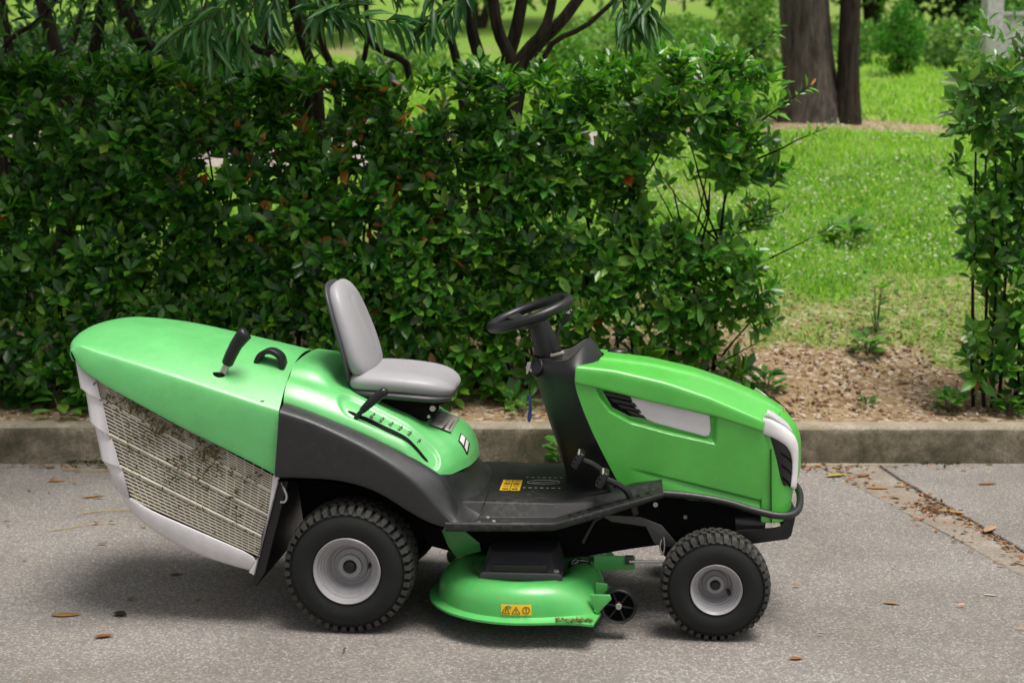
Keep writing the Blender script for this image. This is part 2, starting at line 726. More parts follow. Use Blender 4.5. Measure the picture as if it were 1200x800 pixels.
def build_road():
    nx, ny = 30, 14
    xs = np.linspace(-60, 60, nx)
    ys = np.concatenate([np.linspace(-40, 2, 6), np.linspace(3, 7.45, 8)])
    vs_ = [(x, min(y, 7.45), 0) for y in ys for x in xs]
    o = mesh('road', vs_, grid_faces(len(ys), nx), 'asphalt', smooth=180)
    tag(o, kind='structure')


def build_terrain():
    xs = np.concatenate([np.linspace(-90, -6, 22), np.linspace(-5.8, 7.8, 110), np.linspace(8, 90, 22)])
    ys = np.concatenate([np.linspace(7.42, 10.5, 56), np.linspace(10.6, 18, 60), np.linspace(18.5, 45, 30), np.linspace(48, 130, 12)])
    vs_, soil = [], []
    for y in ys:
        for x in xs:
            z = ground_z(x, y)
            near = -5.8 < x < 7.8 and y < 18
            if near and y > 7.6:
                z += .022 * mnoise.noise(Vector((x * 4, y * 4, 0))) + .012 * mnoise.noise(Vector((x * 11, y * 11, 5)))
            vs_.append((x, y, z))
            soil.append(soil_mask(x, y))
    me = bpy.data.meshes.new('lawn')
    me.from_pydata(vs_, [], grid_faces(len(ys), len(xs)))
    at = me.attributes.new('soil', 'FLOAT', 'POINT')
    at.data.foreach_set('value', soil)
    me.shade_smooth()
    me.materials.append(M['ground'])
    tag(link('lawn', me), kind='structure')


def build_kerb():
    xs = np.linspace(-9, 9, 300)
    secs = []
    for x in xs:
        f = KY(x)
        n = lambda s, k=0: mnoise.fractal(Vector((x * 5, s * 3.7, k)), 1.0, 2.0, 4)
        chip = max(0, n(8, 2) - .35) * .05
        sec = [(x, f + .004 * n(0), -.03), (x, f + .004 * n(1), .03), (x, f + .005 + .005 * n(2), .10), (x, f + .008 + .006 * n(3), .165),
               (x, f + .014 + chip, .192 - chip * .6 + .003 * n(4)), (x, f + .03 + chip * .4, .205 + .003 * n(5)), (x, f + .09, .208 + .003 * n(6)),
               (x, f + .165, .206 + .003 * n(7)), (x, f + .175, .15)]
        secs.append(sec)
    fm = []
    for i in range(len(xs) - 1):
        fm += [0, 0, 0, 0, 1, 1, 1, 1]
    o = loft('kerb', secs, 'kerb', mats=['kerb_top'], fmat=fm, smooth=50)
    tag(o, kind='structure')


def strip(name, pts, z, mat):
    n = len(pts)
    vs_ = [(x, y, z) for x, y in pts]
    o = mesh(name, vs_, [tuple(range(n))], mat, smooth=0)
    return o


def build_drain():
    # concrete channel set into the asphalt, running obliquely to the kerb
    a0, a1 = Vector((1.62, 7.32)), Vector((1.985, 5.43))     # near edge
    b0, b1 = Vector((1.98, 7.31)), Vector((2.10, 5.75))
    a2 = a1 + (a1 - Vector((1.66, 7.13))) * 2.2
    b2 = b1 + (b1 - Vector((1.945, 7.02))) * 2.2
    va = [Vector((1.60, 7.325)), Vector((1.66, 7.13)), a1, a2]
    vb = [Vector((1.93, 7.32)), Vector((1.945, 7.02)), b1, b2]
    n = 40

    def along(v, t):
        L = [0]
        for i in range(1, len(v)):
            L.append(L[-1] + (v[i] - v[i - 1]).length)
        s = t * L[-1]
        for i in range(1, len(v)):
            if s <= L[i] + 1e-6:
                return v[i - 1].lerp(v[i], (s - L[i - 1]) / (L[i] - L[i - 1]))
        return v[-1]
    secs = []
    for i in range(n + 1):
        t = i / n
        p, q = along(va, t), along(vb, t)
        w = .012 * mnoise.noise(Vector((t * 14, 0, 0)))
        row = []
        for k, (u, z) in enumerate([(0, .001), (.03, .005), (.5, .004), (.93, .005), (.975, .001), (1.0, .001)]):
            r = p.lerp(q, u)
            row.append((r.x + w * (u in (0, 1.0)), r.y, z))
        secs.append(row)
    o = loft('drain_channel', secs, 'drain', smooth=30)
    tag(o, kind='structure')
    # asphalt of the bay beyond the channel lies a little higher
    vs_, fs = [], []
    rows = []
    for i in range(n + 1):
        q = along(vb, i / n)
        rows.append([(q.x + .012, q.y, .004), (q.x + .016 + .01 * mnoise.noise(Vector((i * .9, 0, 4))), q.y, .012), (q.x + .3, q.y + .02, .014), (max(q.x + 1, 6), q.y + .05, .012)])
    o = loft('parking_bay', rows, 'asphalt', smooth=30)
    tag(o, kind='structure')
    # thin cement footing showing along the kerb
    secs = []
    for x in np.linspace(1.15, 6.5, 60):
        f = KY(x)
        d = .028 + .012 * mnoise.noise(Vector((x * 3, 1, 1)))
        secs.append([(x, f - d, .002), (x, f - d + .006, .012), (x, f + .006, .014)])
    o = loft('kerb_footing', secs, 'kerb_top', smooth=40)
    tag(o, kind='structure')


build_road()
build_terrain()
build_kerb()
build_drain()

# pale footpath crossing the lawn behind the hedge
secs = []
for x in np.linspace(-14, 0.9, 60):
    y0 = 12.6 + .03 * (x + 5) ** 2 * .3
    secs.append([(x, y, ground_z(x, y) + .03) for y in np.linspace(y0, y0 + 1.7, 6)])
tag(loft('footpath', secs, 'path', smooth=60), kind='structure')

GRASS_T = np.array([[0, -.5, 0], [0, .5, 0], [.5, -.42, .08], [.5, .42, .08], [1, 0, .34]], float)
GRASS_F = [(0, 1, 3, 2), (2, 3, 4)]


def build_grass():
    P, A, U, L, W, C = [], [], [], [], [], []
    pal = np.array([(.19, .36, .035), (.27, .44, .06), (.36, .50, .11), (.14, .29, .03), (.46, .53, .18)])

    def add(x0, x1, y0, y1, dens, l0, l1, w):
        n = int((x1 - x0) * (y1 - y0) * dens)
        xy = rng.random((n, 2)) * [x1 - x0, y1 - y0] + [x0, y0]
        for x, y in xy:
            s = soil_mask(x, y)
            if y < KY(x) + .19 or random.random() < s * 1.04 - .02 or (-14 < x < .9 and 12.6 + .009 * (x + 5) ** 2 < y < 14.3 + .009 * (x + 5) ** 2):
                continue
            nn = mnoise.noise(Vector((x * 1.6, y * 1.6, 7)))
            if nn < -.15 and random.random() < .45:
                continue
            P.append((x, y, ground_z(x, y)))
            h = random.uniform(l0, l1) * (1 + .5 * nn) * (1 - .45 * s)
            L.append(h)
            W.append(w * random.uniform(.7, 1.4))
            t = random.random() * 6.283
            b = random.uniform(.15, .9)
            A.append((math.cos(t) * b, math.sin(t) * b, 1))
            U.append((math.cos(t), math.sin(t), .4))
            c = pal[min(4, max(0, int(2.2 + 2.2 * nn + random.uniform(-1.2, 1.4))))] * random.uniform(.75, 1.25)
            C.append(c)
    add(.9, 5.2, 7.6, 10.5, 3000, .035, .10, .006)
    add(1.0, 5.8, 10.5, 14.6, 1900, .05, .12, .009)
    add(-4.8, 1.0, 8.6, 15, 650, .06, .13, .011)
    add(-2, 9, 14.6, 24, 330, .07, .15, .02)
    add(-9, -2, 14.6, 24, 150, .08, .16, .025)
    add(-10, 14, 24, 40, 70, .1, .2, .05)
    o = leaf_cloud('grass', np.array(P), np.array(A), np.array(U), L, W, np.array(C), 'grass', tmpl=GRASS_T, faces=GRASS_F)
    tag(o, 'short bright green grass of the rising lawn beyond the kerb', 'grass', kind='stuff')
    # clover flower heads and pale seed heads
    P, C, L = [], [], []
    while len(P) < 4200:
        x, y = random.uniform(1.0, 5.5), 8.8 + 6 * random.random() ** 1.2
        if soil_mask(x, y) > .45 or mnoise.noise(Vector((x * 1.1, y * 1.1, 2))) < -.2:
            continue
        P.append((x, y, ground_z(x, y) + random.uniform(.06, .12)))
        C.append(np.array((.62, .64, .48)) * random.uniform(.6, 1.15))
        L.append(random.uniform(.014, .032))
    n = len(P)
    o = leaf_cloud('clover_flowers', np.array(P), unit(n), unit(n), np.array(L), np.array(L), np.array(C), 'grass')
    tag(o, 'tiny white clover flower heads dotted through the lawn', 'flowers', kind='stuff')
    # broad little clover leaves
    P, C, L = [], [], []
    while len(P) < 16000:
        x, y = random.uniform(1.0, 5.2), random.uniform(8.2, 13)
        s = soil_mask(x, y)
        if random.random() < s * 1.1 - .03:
            continue
        P.append((x, y, ground_z(x, y) + random.uniform(.01, .07)))
        C.append(np.array((.10, .27, .03)) * random.uniform(.6, 1.5))
        L.append(random.uniform(.015, .035))
    n = len(P)
    o = leaf_cloud('clover_leaves', np.array(P), unit(n) * [1, 1, .3], np.tile([0, 0, 1.], (n, 1)) + .5 * unit(n), np.array(L), np.array(L) * .9, np.array(C), 'grass')
    tag(o, 'low clover leaves covering the lawn between the grass', 'clover', kind='stuff')


build_grass()


def build_pebbles():
    t = (1 + 5 ** .5) / 2
    ico = np.array([(-1, t, 0), (1, t, 0), (-1, -t, 0), (1, -t, 0), (0, -1, t), (0, 1, t), (0, -1, -t), (0, 1, -t), (t, 0, -1), (t, 0, 1), (-t, 0, -1), (-t, 0, 1)]) / 1.9
    fc = [(0, 11, 5), (0, 5, 1), (0, 1, 7), (0, 7, 10), (0, 10, 11), (1, 5, 9), (5, 11, 4), (11, 10, 2), (10, 7, 6), (7, 1, 8), (3, 9, 4), (3, 4, 2), (3, 2, 6), (3, 6, 8), (3, 8, 9), (4, 9, 5), (2, 4, 11), (6, 2, 10), (8, 6, 7), (9, 8, 1)]
    pal = np.array([(.46, .35, .25), (.36, .25, .16), (.56, .46, .36), (.26, .16, .09), (.40, .28, .17), (.6, .53, .45)])
    P, L, C = [], [], []
    while len(P) < 3600:
        x, y = random.uniform(.9, 4.4), random.uniform(7.55, 9.6)
        if random.random() > soil_mask(x, y):
            continue
        P.append((x, y, ground_z(x, y) + .004))
        L.append(.004 + .014 * random.random() ** 3)
        C.append(pal[random.randrange(6)] * random.uniform(.6, 1.1))
    n = len(P)
    L = np.array(L)
    o = leaf_cloud('gravel', np.array(P), unit(n) * [1, 1, .35], np.tile([0, 0, 1.], (n, 1)) + .3 * unit(n), L, L * (.6 + .4 * rng.random(n)), np.array(C), 'pebble',
                   tmpl=ico * [1, 1, .6], faces=fc)
    tag(o, 'loose pale pebbles and gravel on the bare soil behind the kerb', 'gravel', kind='stuff')
    # bark chips and dead leaves
    P, L, C = [], [], []
    pal = np.array([(.25, .12, .05), (.38, .2, .09), (.18, .08, .035), (.45, .33, .2), (.33, .10, .04)])
    while len(P) < 2600:
        x, y = random.uniform(-4.2, 4.4), random.uniform(7.53, 9.4)
        if x > 1.2 and random.random() > soil_mask(x, y) * .8:
            continue
        P.append((x, y, ground_z(x, y) + .008))
        L.append(random.uniform(.02, .06))
        C.append(pal[random.randrange(5)] * random.uniform(.6, 1.2))
    n = len(P)
    L = np.array(L)
    o = leaf_cloud('dead_leaf_mulch', np.array(P), unit(n) * [1, 1, .2], np.tile([0, 0, 1.], (n, 1)) + .5 * unit(n), L, L * .35, np.array(C), 'dry')
    tag(o, 'brown dead leaves and bark chips lying under the hedge and on the soil', 'leaf litter', kind='stuff')


build_pebbles()

# ------------------------------------------------------------------ the hedge
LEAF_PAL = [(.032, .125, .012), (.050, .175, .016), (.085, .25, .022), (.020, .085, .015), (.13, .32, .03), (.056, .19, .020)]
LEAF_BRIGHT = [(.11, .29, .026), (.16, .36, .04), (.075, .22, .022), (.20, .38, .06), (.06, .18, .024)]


def rosettes(centres, outdir, nmin, nmax, lmin, lmax, wr, pal, warm, spread=(45, 85)):
    P, A, U, L, C = [], [], [], [], []
    for c, od in zip(centres, outdir):
        od = Vector(od).normalized()
        k = random.randint(nmin, nmax)
        s = od.orthogonal().normalized()
        t = od.cross(s)
        ph = random.random() * 6.283
        sc = random.choice((.62, .8, .95, 1.05, 1.2))
        shade = random.uniform(.75, 1.25)
        for i in range(k):
            an = ph + i * 2.4
            tilt = R(random.uniform(*spread) * (1 - .35 * i / k))
            d = od * math.cos(tilt) + (s * math.cos(an) + t * math.sin(an)) * math.sin(tilt)
            d.z += .1
            P.append(Vector(c) + od * (.012 * i - .03) + d * .006)
            A.append(d)
            up = od + Vector((random.uniform(-.4, .4), random.uniform(-.4, .4), random.uniform(0, .5)))
            U.append(up)
            L.append(random.uniform(lmin, lmax) * sc * (1 - .3 * i / k))
            C.append(shade)
    P, A, U, L = np.array(P), np.array(A), np.array(U), np.array(L)
    cols = leaf_palette(len(P), pal, .3, warm) * np.array(C)[:, None]
    return P, A, U, L, L * wr * (1 + .25 * (rng.random(len(P)) - .5)), cols


def split_best(P, A, U, L, W, C, n, frontdir=Vector((0, -1, 0)), ymax=None):
    """the n leaves that show largest from the road side"""
    a, y, z = leaf_frames(A, U, len(P))
    fd = np.array([0, -.98, .2])
    face = np.abs(z @ fd)
    score = L * W * face * 1000 - (P[:, 1] - P[:, 1].min()) * 2.2
    idx = np.argsort(-score)[:n]
    mask = np.zeros(len(P), bool)
    mask[idx] = True
    return mask


def shrub_object(name, label, cat, origin, arrays, nleaf, stems, wr, group=None, mat='leaf', twig='twig', tmpl=LEAF_T):
    P, A, U, L, W, C = arrays
    root = empty(name, origin)
    tag(root, label, cat, group)
    P = P - np.array(origin)
    m = split_best(P, A, U, L, W, C, nleaf)
    f = leaf_cloud('foliage', P[~m], A[~m], U[~m], L[~m], W[~m], C[~m], mat, root, tmpl=tmpl)
    f['kind'] = 'stuff'
    # leaves picked apart singly: colour variants shared by mesh
    cs = C[m]
    km = cs[rng.integers(0, len(cs), 24)]
    var = leaf_variants('leaf', km, mat, tmpl, wr)
    for p, a, u, l, c in zip(P[m], A[m], U[m], L[m], cs):
        k = int(np.argmin(np.sum((km - c) ** 2, 1)))
        place_leaf(var[k], p, a, u, l, root)
    for pts, rad in stems:
        tube('stem', [Vector(q) - Vector(origin) for q in pts], rad, twig, root, n=6)
    return root


def wig_path(p0, p1, k=6, amp=.05):
    p0, p1 = Vector(p0), Vector(p1)
    out = []
    for i in range(k + 1):
        t = i / k
        w = Vector((random.uniform(-amp, amp), random.uniform(-amp, amp), 0)) * (1 if 0 < i else 0)
        out.append(p0.lerp(p1, t) + w)
    return out


def build_hedge():
    TX = [-3.6, -2.82, -2.4, -2.11, -1.9, -1.6, -1.2, -.85, -.5, -.19, .2, .56, .9, 1.13, 1.36, 1.50, 1.62]
    TT = [2.04, 2.06, 2.02, 2.07, 2.03, 1.96, 1.97, 1.99, 1.98, 2.01, 1.99, 2.04, 2.10, 2.13, 2.05, 1.86, 1.70]
    RZ = [.2, .5, .75, 1.05, 1.3, 1.6, 1.85, 2.3]
    RX = [1.2, 1.40, 1.44, 1.40, 1.42, 1.55, 1.52, 1.36]
    cen, out = [], []
    n = 0
    while n < 3800:
        x = random.uniform(-3.5, 1.62)
        z = .23 + 2.09 * random.random() ** .85
        top = interp(x, TX, TT) + .05 * mnoise.noise(Vector((x * 4, 0, 3)))
        if z > top:
            continue
        rx = interp(z, RZ, RX) + .09 * mnoise.noise(Vector((z * 5, 2, 0)))
        if x > rx:
            continue
        bump_ = .14 * mnoise.fractal(Vector((x * 1.9, z * 1.9, 1.3)), 1, 2, 3)
        front = 7.72 - bump_ + (-.08 if z < .45 and x < -.3 else 0) + max(0, z - 1.9) * .4 + max(0, x - 1.1) * .35
        back = 8.42 - max(0, z - 1.8) * .5
        gap = .6 * mnoise.fractal(Vector((x * 2.6, z * 2.6, 8.3)), 1, 2, 3) + .75 * mnoise.noise(Vector((x * 7.5, z * 7.5, 3.3)))
        lim = -.36
        if 1.4 < z < 1.98:
            lim = -.16
        if -1.3 < x < -.3 and z > .8:
            lim = max(lim, -.12)
        if x > .35 and z > 1.1:
            lim = max(lim, -.10 + .12 * (x > .9))
        if z < .7 and x > -1.0:
            lim = max(lim, .02)
        if gap < lim and random.random() < .95:
            continue
        r = random.random()
        if r < .68:
            y = front + abs(random.gauss(0, .07))
            od = (random.gauss(0, .5), -1, random.gauss(.7, .45))
        elif r < .82:
            y = random.uniform(front, back)
            od = (random.gauss(0, .6), random.gauss(-.3, .6), .6)
        else:
            y = back - abs(random.gauss(0, .08))
            od = (random.gauss(0, .5), .9, random.gauss(.5, .4))
        if z > top - .14:
            od = (od[0] * .8, od[1] * .5, 1.0)
            if random.random() < .4:
                z += random.uniform(0, .10)
        if x > rx - .12:
            od = (.9, od[1] * .6, od[2])
        cen.append((x, y, z))
        out.append(od)
        n += 1
    for _ in range(230):                                   # young shoots standing above the clipped top
        x = random.uniform(-3.4, 1.45)
        hgt = random.uniform(.0, .10)
        cen.append((x, random.uniform(7.75, 8.2), interp(x, TX, TT) - .02 + hgt))
        out.append((random.gauss(0, .35), random.gauss(-.2, .3), 1.2))
    P, A, U, L, W, C = rosettes(cen, out, 5, 9, .088, .136, .47, LEAF_PAL, .003)
    # brighter leaves towards the right end paint its stronger light into the colour
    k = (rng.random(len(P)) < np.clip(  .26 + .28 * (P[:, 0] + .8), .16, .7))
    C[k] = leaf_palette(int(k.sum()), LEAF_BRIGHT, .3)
    # a withered patch
    k = (np.abs(P[:, 0] + 1.0) < .75) & (np.abs(P[:, 2] - 1.55) < .45) & (rng.random(len(P)) < .05)
    C[k] = leaf_palette(int(k.sum()), [(.42, .12, .03), (.30, .10, .03), (.5, .22, .06)], .3)
    stems = []
    for i in range(46):
        x = -3.4 + i * .108 + random.uniform(-.05, .05)
        if x > 1.26:
            continue
        y = random.uniform(7.85, 8.15)
        g = ground_z(x, y) - .04
        h = random.uniform(1.2, 1.75)
        h = min(h, interp(x, TX, TT) - .1)
        base = Vector((x, y, g))
        tip = Vector((min(1.4, x + random.uniform(-.25, .25)), y + random.uniform(-.15, .15), g + h))
        path = wig_path(base, tip, 7, .025)
        r0 = random.uniform(.008, .017)
        stems.append((path, [r0 * (1 - .75 * j / 7) for j in range(8)]))
        for b in range(3):
            q = path[random.randint(2, 6)]
            e = q + Vector((random.uniform(-.35, .35), random.uniform(-.3, .25), random.uniform(.2, .55)))
            if e.x > 1.45: e.x = 1.45
            e.z = min(e.z, interp(e.x, TX, TT) - .05)
            stems.append((wig_path(q, e, 4, .02), [r0 * .5 * (1 - .7 * j / 4) for j in range(5)]))
    # the open shoots at the right end
    for (x0, z0, x1, z1) in [(1.25, .95, 1.75, 1.22), (1.3, 1.75, 1.62, 2.0), (1.35, 1.6, 1.72, 1.78), (1.2, .5, 1.5, .95), (1.1, 1.2, 1.5, 1.32), (1.0, .35, 1.42, .62), (1.1, 1.95, 1.42, 2.3)]:
        stems.append((wig_path((x0, 7.95, z0), (x1, 7.8, z1), 5, .012), [.007 * (1 - .7 * j / 5) for j in range(6)]))
        cc = [(x0 + (x1 - x0) * t, 7.95 - .15 * t, z0 + (z1 - z0) * t) for t in (.55, .8, 1.0)]
        a2 = rosettes(cc, [(.7, -.4, .6)] * 3, 4, 7, .06, .085, .36, LEAF_BRIGHT, .02)
        P, A, U, L, W, C = [np.concatenate([q, r]) for q, r in zip((P, A, U, L, W, C), a2)]
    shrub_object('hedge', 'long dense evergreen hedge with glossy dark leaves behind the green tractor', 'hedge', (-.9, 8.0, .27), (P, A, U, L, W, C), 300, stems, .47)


def build_right_shrub():
    cen, out = [], []
    LZ = [.28, .6, 1.2, 1.5, 1.85, 2.15, 2.4]
    LX = [2.62, 2.52, 2.50, 2.47, 2.40, 2.44, 2.60]
    while len(cen) < 760:
        z = random.uniform(.30, 2.34)
        lx = interp(z, LZ, LX) + .06 * mnoise.noise(Vector((z * 6, 0, 2)))
        x = random.uniform(2.3, 3.7)
        if x < lx:
            continue
        d = .5 if z > 1.35 else (.62 if z < .75 else .42)
        if mnoise.fractal(Vector((x * 2.8, z * 2.8, 1.7)), 1, 2, 3) < -.1 and random.random() < .75:
            continue
        if random.random() > d * 1.9:
            continue
        y = 7.62 + abs(random.gauss(0, .16))
        od = (random.gauss(-.2, .6), -1, random.gauss(.4, .4))
        if z > 2.1:
            od = (od[0], -.4, 1.1)
        cen.append((x, y, z))
        out.append(od)
    P, A, U, L, W, C = rosettes(cen, out, 5, 9, .085, .130, .45, LEAF_PAL[:3] + LEAF_BRIGHT, .006)
    k = (P[:, 2] > 1.8) & (rng.random(len(P)) < .7)
    C[k] = leaf_palette(int(k.sum()), [(.13, .28, .05), (.18, .33, .07), (.09, .22, .04)], .3)
    stems = []
    for x0, x1, h in [(2.58, 2.50, 1.9), (2.64, 2.60, 1.75), (2.72, 2.74, 1.95), (2.8, 2.9, 1.8), (2.95, 3.0, 1.9), (3.1, 3.2, 1.8), (3.3, 3.4, 1.8), (2.68, 2.62, 1.4)]:
        g = ground_z(x0, 7.75) - .03
        stems.append((wig_path((x0, 7.75, g), (x1, 7.75 + random.uniform(-.1, .1), g + h), 8, .014), [.0115 * (1 - .65 * j / 8) for j in range(9)]))
    shrub_object('corner_shrub', 'upright glossy shrub with bare lower stems on the far right past the soil gap', 'shrub', (2.75, 7.8, .27), (P, A, U, L, W, C), 300, stems, .45)


build_hedge()
build_right_shrub()


# ------------------------------------------------------------------ many-stemmed trees behind the hedge
def px(x, y, Y):
    """point at distance Y seen at photo column x, row y (used to take positions off the photograph)"""
    th = math.atan(220 / 1650)
    u = (400 - y) / 1650
    r = Vector(((x - 600) / 1650, math.cos(th) + u * math.sin(th), -math.sin(th) + u * math.cos(th)))
    return r * (Y / r.y) + Vector((0, 0, 1.64))


OLE_PAL = [(.05, .15, .035), (.075, .20, .045), (.038, .12, .03), (.10, .24, .055)]


def build_stem_tree(label, base, limbs, sprays, crown, ncrown, nlv):
    bx, by = base
    o = Vector((bx, by, ground_z(bx, by)))
    root = empty('oleander_tree', o)
    tag(root, label, 'tree', 'many-stemmed trees behind the hedge')
    for pts, r in limbs:
        P = [px(*q) for q in pts]
        low = P[0].copy()
        start = Vector((bx + (low.x - bx) * .25, by + (low.y - by) * .3, o.z - .05))
        mid = (start + low) / 2 + Vector((random.uniform(-.06, .06), 0, -.1))
        path = smooth_path([start, mid] + P, 4)
        k = len(path)
        tube('trunk', [q - o for q in path], [r * (1.25 - .65 * i / k) for i in range(k)], 'bark_dark', root, n=9)
    # crown of lance-shaped leaves, mostly above the picture
    (cx, cy, cz), (sx, sy, sz) = crown
    P = []
    while len(P) < ncrown:
        q = rng.normal(size=3)
        q = q / np.linalg.norm(q) * random.random() ** .45
        w = np.array((cx, cy, cz)) + q * (sx, sy, sz)
        if w[2] < (2.66 if cx > -1.5 or w[0] > -1.25 or w[1] < 8.6 else 2.05) - .06 * random.random():
            continue
        if mnoise.fractal(Vector(w * 1.4), 1, 2, 3) < -.22:
            continue
        P.append(w)
    P = np.array(P)
    n = len(P)
    A = unit(n) + [0, 0, -.5]
    f = leaf_cloud('crown', P - np.array(o), A, unit(n) + [0, 0, .8], rng.uniform(.1, .17, n), rng.uniform(.016, .026, n), leaf_palette(n, OLE_PAL), 'oleander', root, tmpl=LANCE_T)
    f['kind'] = 'stuff'
    var = leaf_variants('leaf', leaf_palette(10, OLE_PAL, .3), 'oleander', LANCE_T, .17)
    cnt = 0
    for sp in sprays:
        path = smooth_path([px(*q) for q in sp], 5)
        tube('twig', [q - o for q in path], [.006 * (1 - .7 * i / len(path)) for i in range(len(path))], 'twig_pale', root, n=5)
        for i in range(2, len(path)):
            t = (path[i] - path[i - 1]).normalized()
            ph = random.random() * 6.28
            s = t.orthogonal().normalized()
            u = t.cross(s)
            end = i > len(path) - 5
            for j in range(4 if end else 2):
                if cnt >= nlv:
                    break
                an = ph + j * 2.1
                d = t * random.uniform(.35, .8) + (s * math.cos(an) + u * math.sin(an)) * .8 + Vector((0, -.1, -.55))
                place_leaf(random.choice(var), path[i] - o, d, Vector((random.uniform(-.5, .5), -.6, .8)), random.uniform(.13, .21), root)
                cnt += 1
    return root


build_stem_tree('dark many-stemmed tree rising behind the left end of the hedge', (-3.1, 9.3),
                [([(22, 110, 9.3), (8, 40, 9.3), (-6, -60, 9.3)], .035), ([(78, 110, 9.2), (60, 40, 9.2), (30, -60, 9.2)], .055), ([(104, 110, 9.4), (112, 50, 9.4), (135, -60, 9.4)], .05),
                 ([(190, 88, 9.3), (160, 40, 9.2), (118, -60, 9.2)], .062), ([(60, 110, 9.5), (85, 50, 9.6), (110, -40, 9.6)], .03), ([(150, 100, 9.6), (175, 40, 9.7), (205, -40, 9.7)], .022),
                 ([(0, 70, 9.0), (50, 20, 9.0), (100, -50, 9.0)], .018), ([(-20, 90, 9.2), (-40, 30, 9.2), (-50, -50, 9.2)], .04)],
                [[(300, -60, 7.5), (262, 0, 7.45), (232, 28, 7.4)], [(310, -50, 7.45), (292, 20, 7.4), (262, 62, 7.4)], [(330, -60, 7.5), (262, 10, 7.35), (205, 40, 7.35)], [(255, -50, 7.4), (240, 10, 7.4), (250, 62, 7.35)],
                 [(270, -50, 7.5), (275, 15, 7.4), (272, 58, 7.4)], [(215, -60, 7.6), (205, -20, 7.5), (190, 8, 7.5)], [(300, -60, 7.5), (318, -20, 7.45), (330, 12, 7.45)]],
                ((-2.1, 8.2, 3.7), (2.2, 2.1, 1.9)), 13000, 150)
build_stem_tree('dark forked tree behind the middle of the hedge with leaf sprays hanging over its top', (-1.45, 9.5),
                [([(372, 108, 9.4), (352, 40, 9.4), (330, -60, 9.4)], .042), ([(396, 108, 9.6), (376, 40, 9.6), (392, -60, 9.6)], .03), ([(345, 85, 9.3), (290, 50, 9.3), (262, -40, 9.4)], .028),
                 ([(480, 92, 9.5), (440, 55, 9.5), (405, 10, 9.4), (380, -50, 9.3)], .026), ([(415, 108, 9.6), (430, 50, 9.6), (425, -50, 9.6)], .022), ([(360, 108, 9.5), (312, 50, 9.4), (300, -40, 9.4)], .033)],
                [[(470, -70, 7.3), (408, 0, 7.3), (374, 12, 7.3)], [(372, -40, 7.35), (380, 8, 7.3), (396, 14, 7.3)], [(340, -40, 7.4), (375, 15, 7.3), (430, 22, 7.25), (478, 28, 7.25)], [(510, -60, 7.35), (508, 0, 7.3), (500, 35, 7.3)],
                 [(560, -60, 7.4), (545, -15, 7.3), (525, 18, 7.3)], [(330, -50, 7.4), (322, -5, 7.35), (318, 25, 7.3)], [(600, -70, 7.4), (580, -30, 7.35), (556, -4, 7.3)], [(450, -60, 7.35), (455, -20, 7.3), (462, 12, 7.3)]],
                ((-.6, 8.4, 4.2), (1.4, 1.6, 1.4)), 4200, 170)
build_stem_tree('dark fan-shaped tree behind the hedge directly above the steering wheel', (-.05, 9.6),
                [([(600, 90, 9.5), (582, 30, 9.5), (572, -60, 9.5)], .05), ([(592, 90, 9.6), (606, 30, 9.6), (622, -60, 9.6)], .055), ([(612, 84, 9.5), (662, 20, 9.5), (712, -50, 9.5)], .05),
                 ([(566, 95, 9.7), (552, 30, 9.7), (545, -60, 9.7)], .05), ([(604, 86, 9.4), (640, 30, 9.4), (655, -50, 9.4)], .04), ([(636, 70, 9.6), (690, 28, 9.6), (752, -30, 9.6)], .022),
                 ([(540, 98, 9.8), (525, 30, 9.8), (520, -50, 9.8)], .035)],
                [[(790, -70, 7.6), (770, -10, 7.55), (752, 22, 7.5)], [(720, -60, 7.6), (742, -5, 7.55), (765, 28, 7.5)], [(745, -60, 7.6), (730, 0, 7.55), (738, 30, 7.5)]],
                ((.45, 9.3, 4.5), (1.3, 1.4, 1.5)), 2200, 80)


# ------------------------------------------------------------------ trees and shrubs beyond the lawn
def build_trunk_tree(name, label, x, y, r, lean, h, mat, crownr, col):
    o = Vector((x, y, ground_z(x, y)))
    root = empty(name, o)
    tag(root, label, 'tree')
    secs = []
    for i in range(30):
        t = i / 29
        z = -.15 + h * t
        rr = r * (1 - .35 * t) * (1 + .55 * math.exp(-max(z, 0) / .22))
        sec = []
        for j in range(40):
            a = 2 * math.pi * j / 40
            q = rr * (1 + .07 * mnoise.fractal(Vector((math.cos(a) * 3, math.sin(a) * 3, z * .8)), 1, 2, 3) + .035 * math.sin(j * 2.9 + 2 * math.sin(z * 2)))
            sec.append((lean * z + q * math.cos(a), q * math.sin(a), z))
        secs.append(sec)
    loft('trunk', secs, mat, root, closed_v=True, smooth=180)
    for k in range(5):
        a = k * 1.3
        z0 = h * (.62 + .07 * k)
        p0 = Vector((lean * z0, 0, z0))
        e = p0 + Vector((math.cos(a) * crownr * .7, math.sin(a) * crownr * .7, crownr * .35))
        tube('limb', wig_path(p0, e, 5, .08), [r * .35 * (1 - .7 * i / 5) for i in range(6)], mat, root, n=7)
    n = 1500
    q = unit(n) * (rng.random((n, 1)) ** .4)
    P = q * [crownr, crownr, crownr * .55] + [lean * h, 0, h * .98]
    f = leaf_cloud('crown', P, unit(n), unit(n), rng.uniform(.12, .24, n), rng.uniform(.05, .09, n), leaf_palette(n, col), 'farleaf', root)
    f['kind'] = 'stuff'


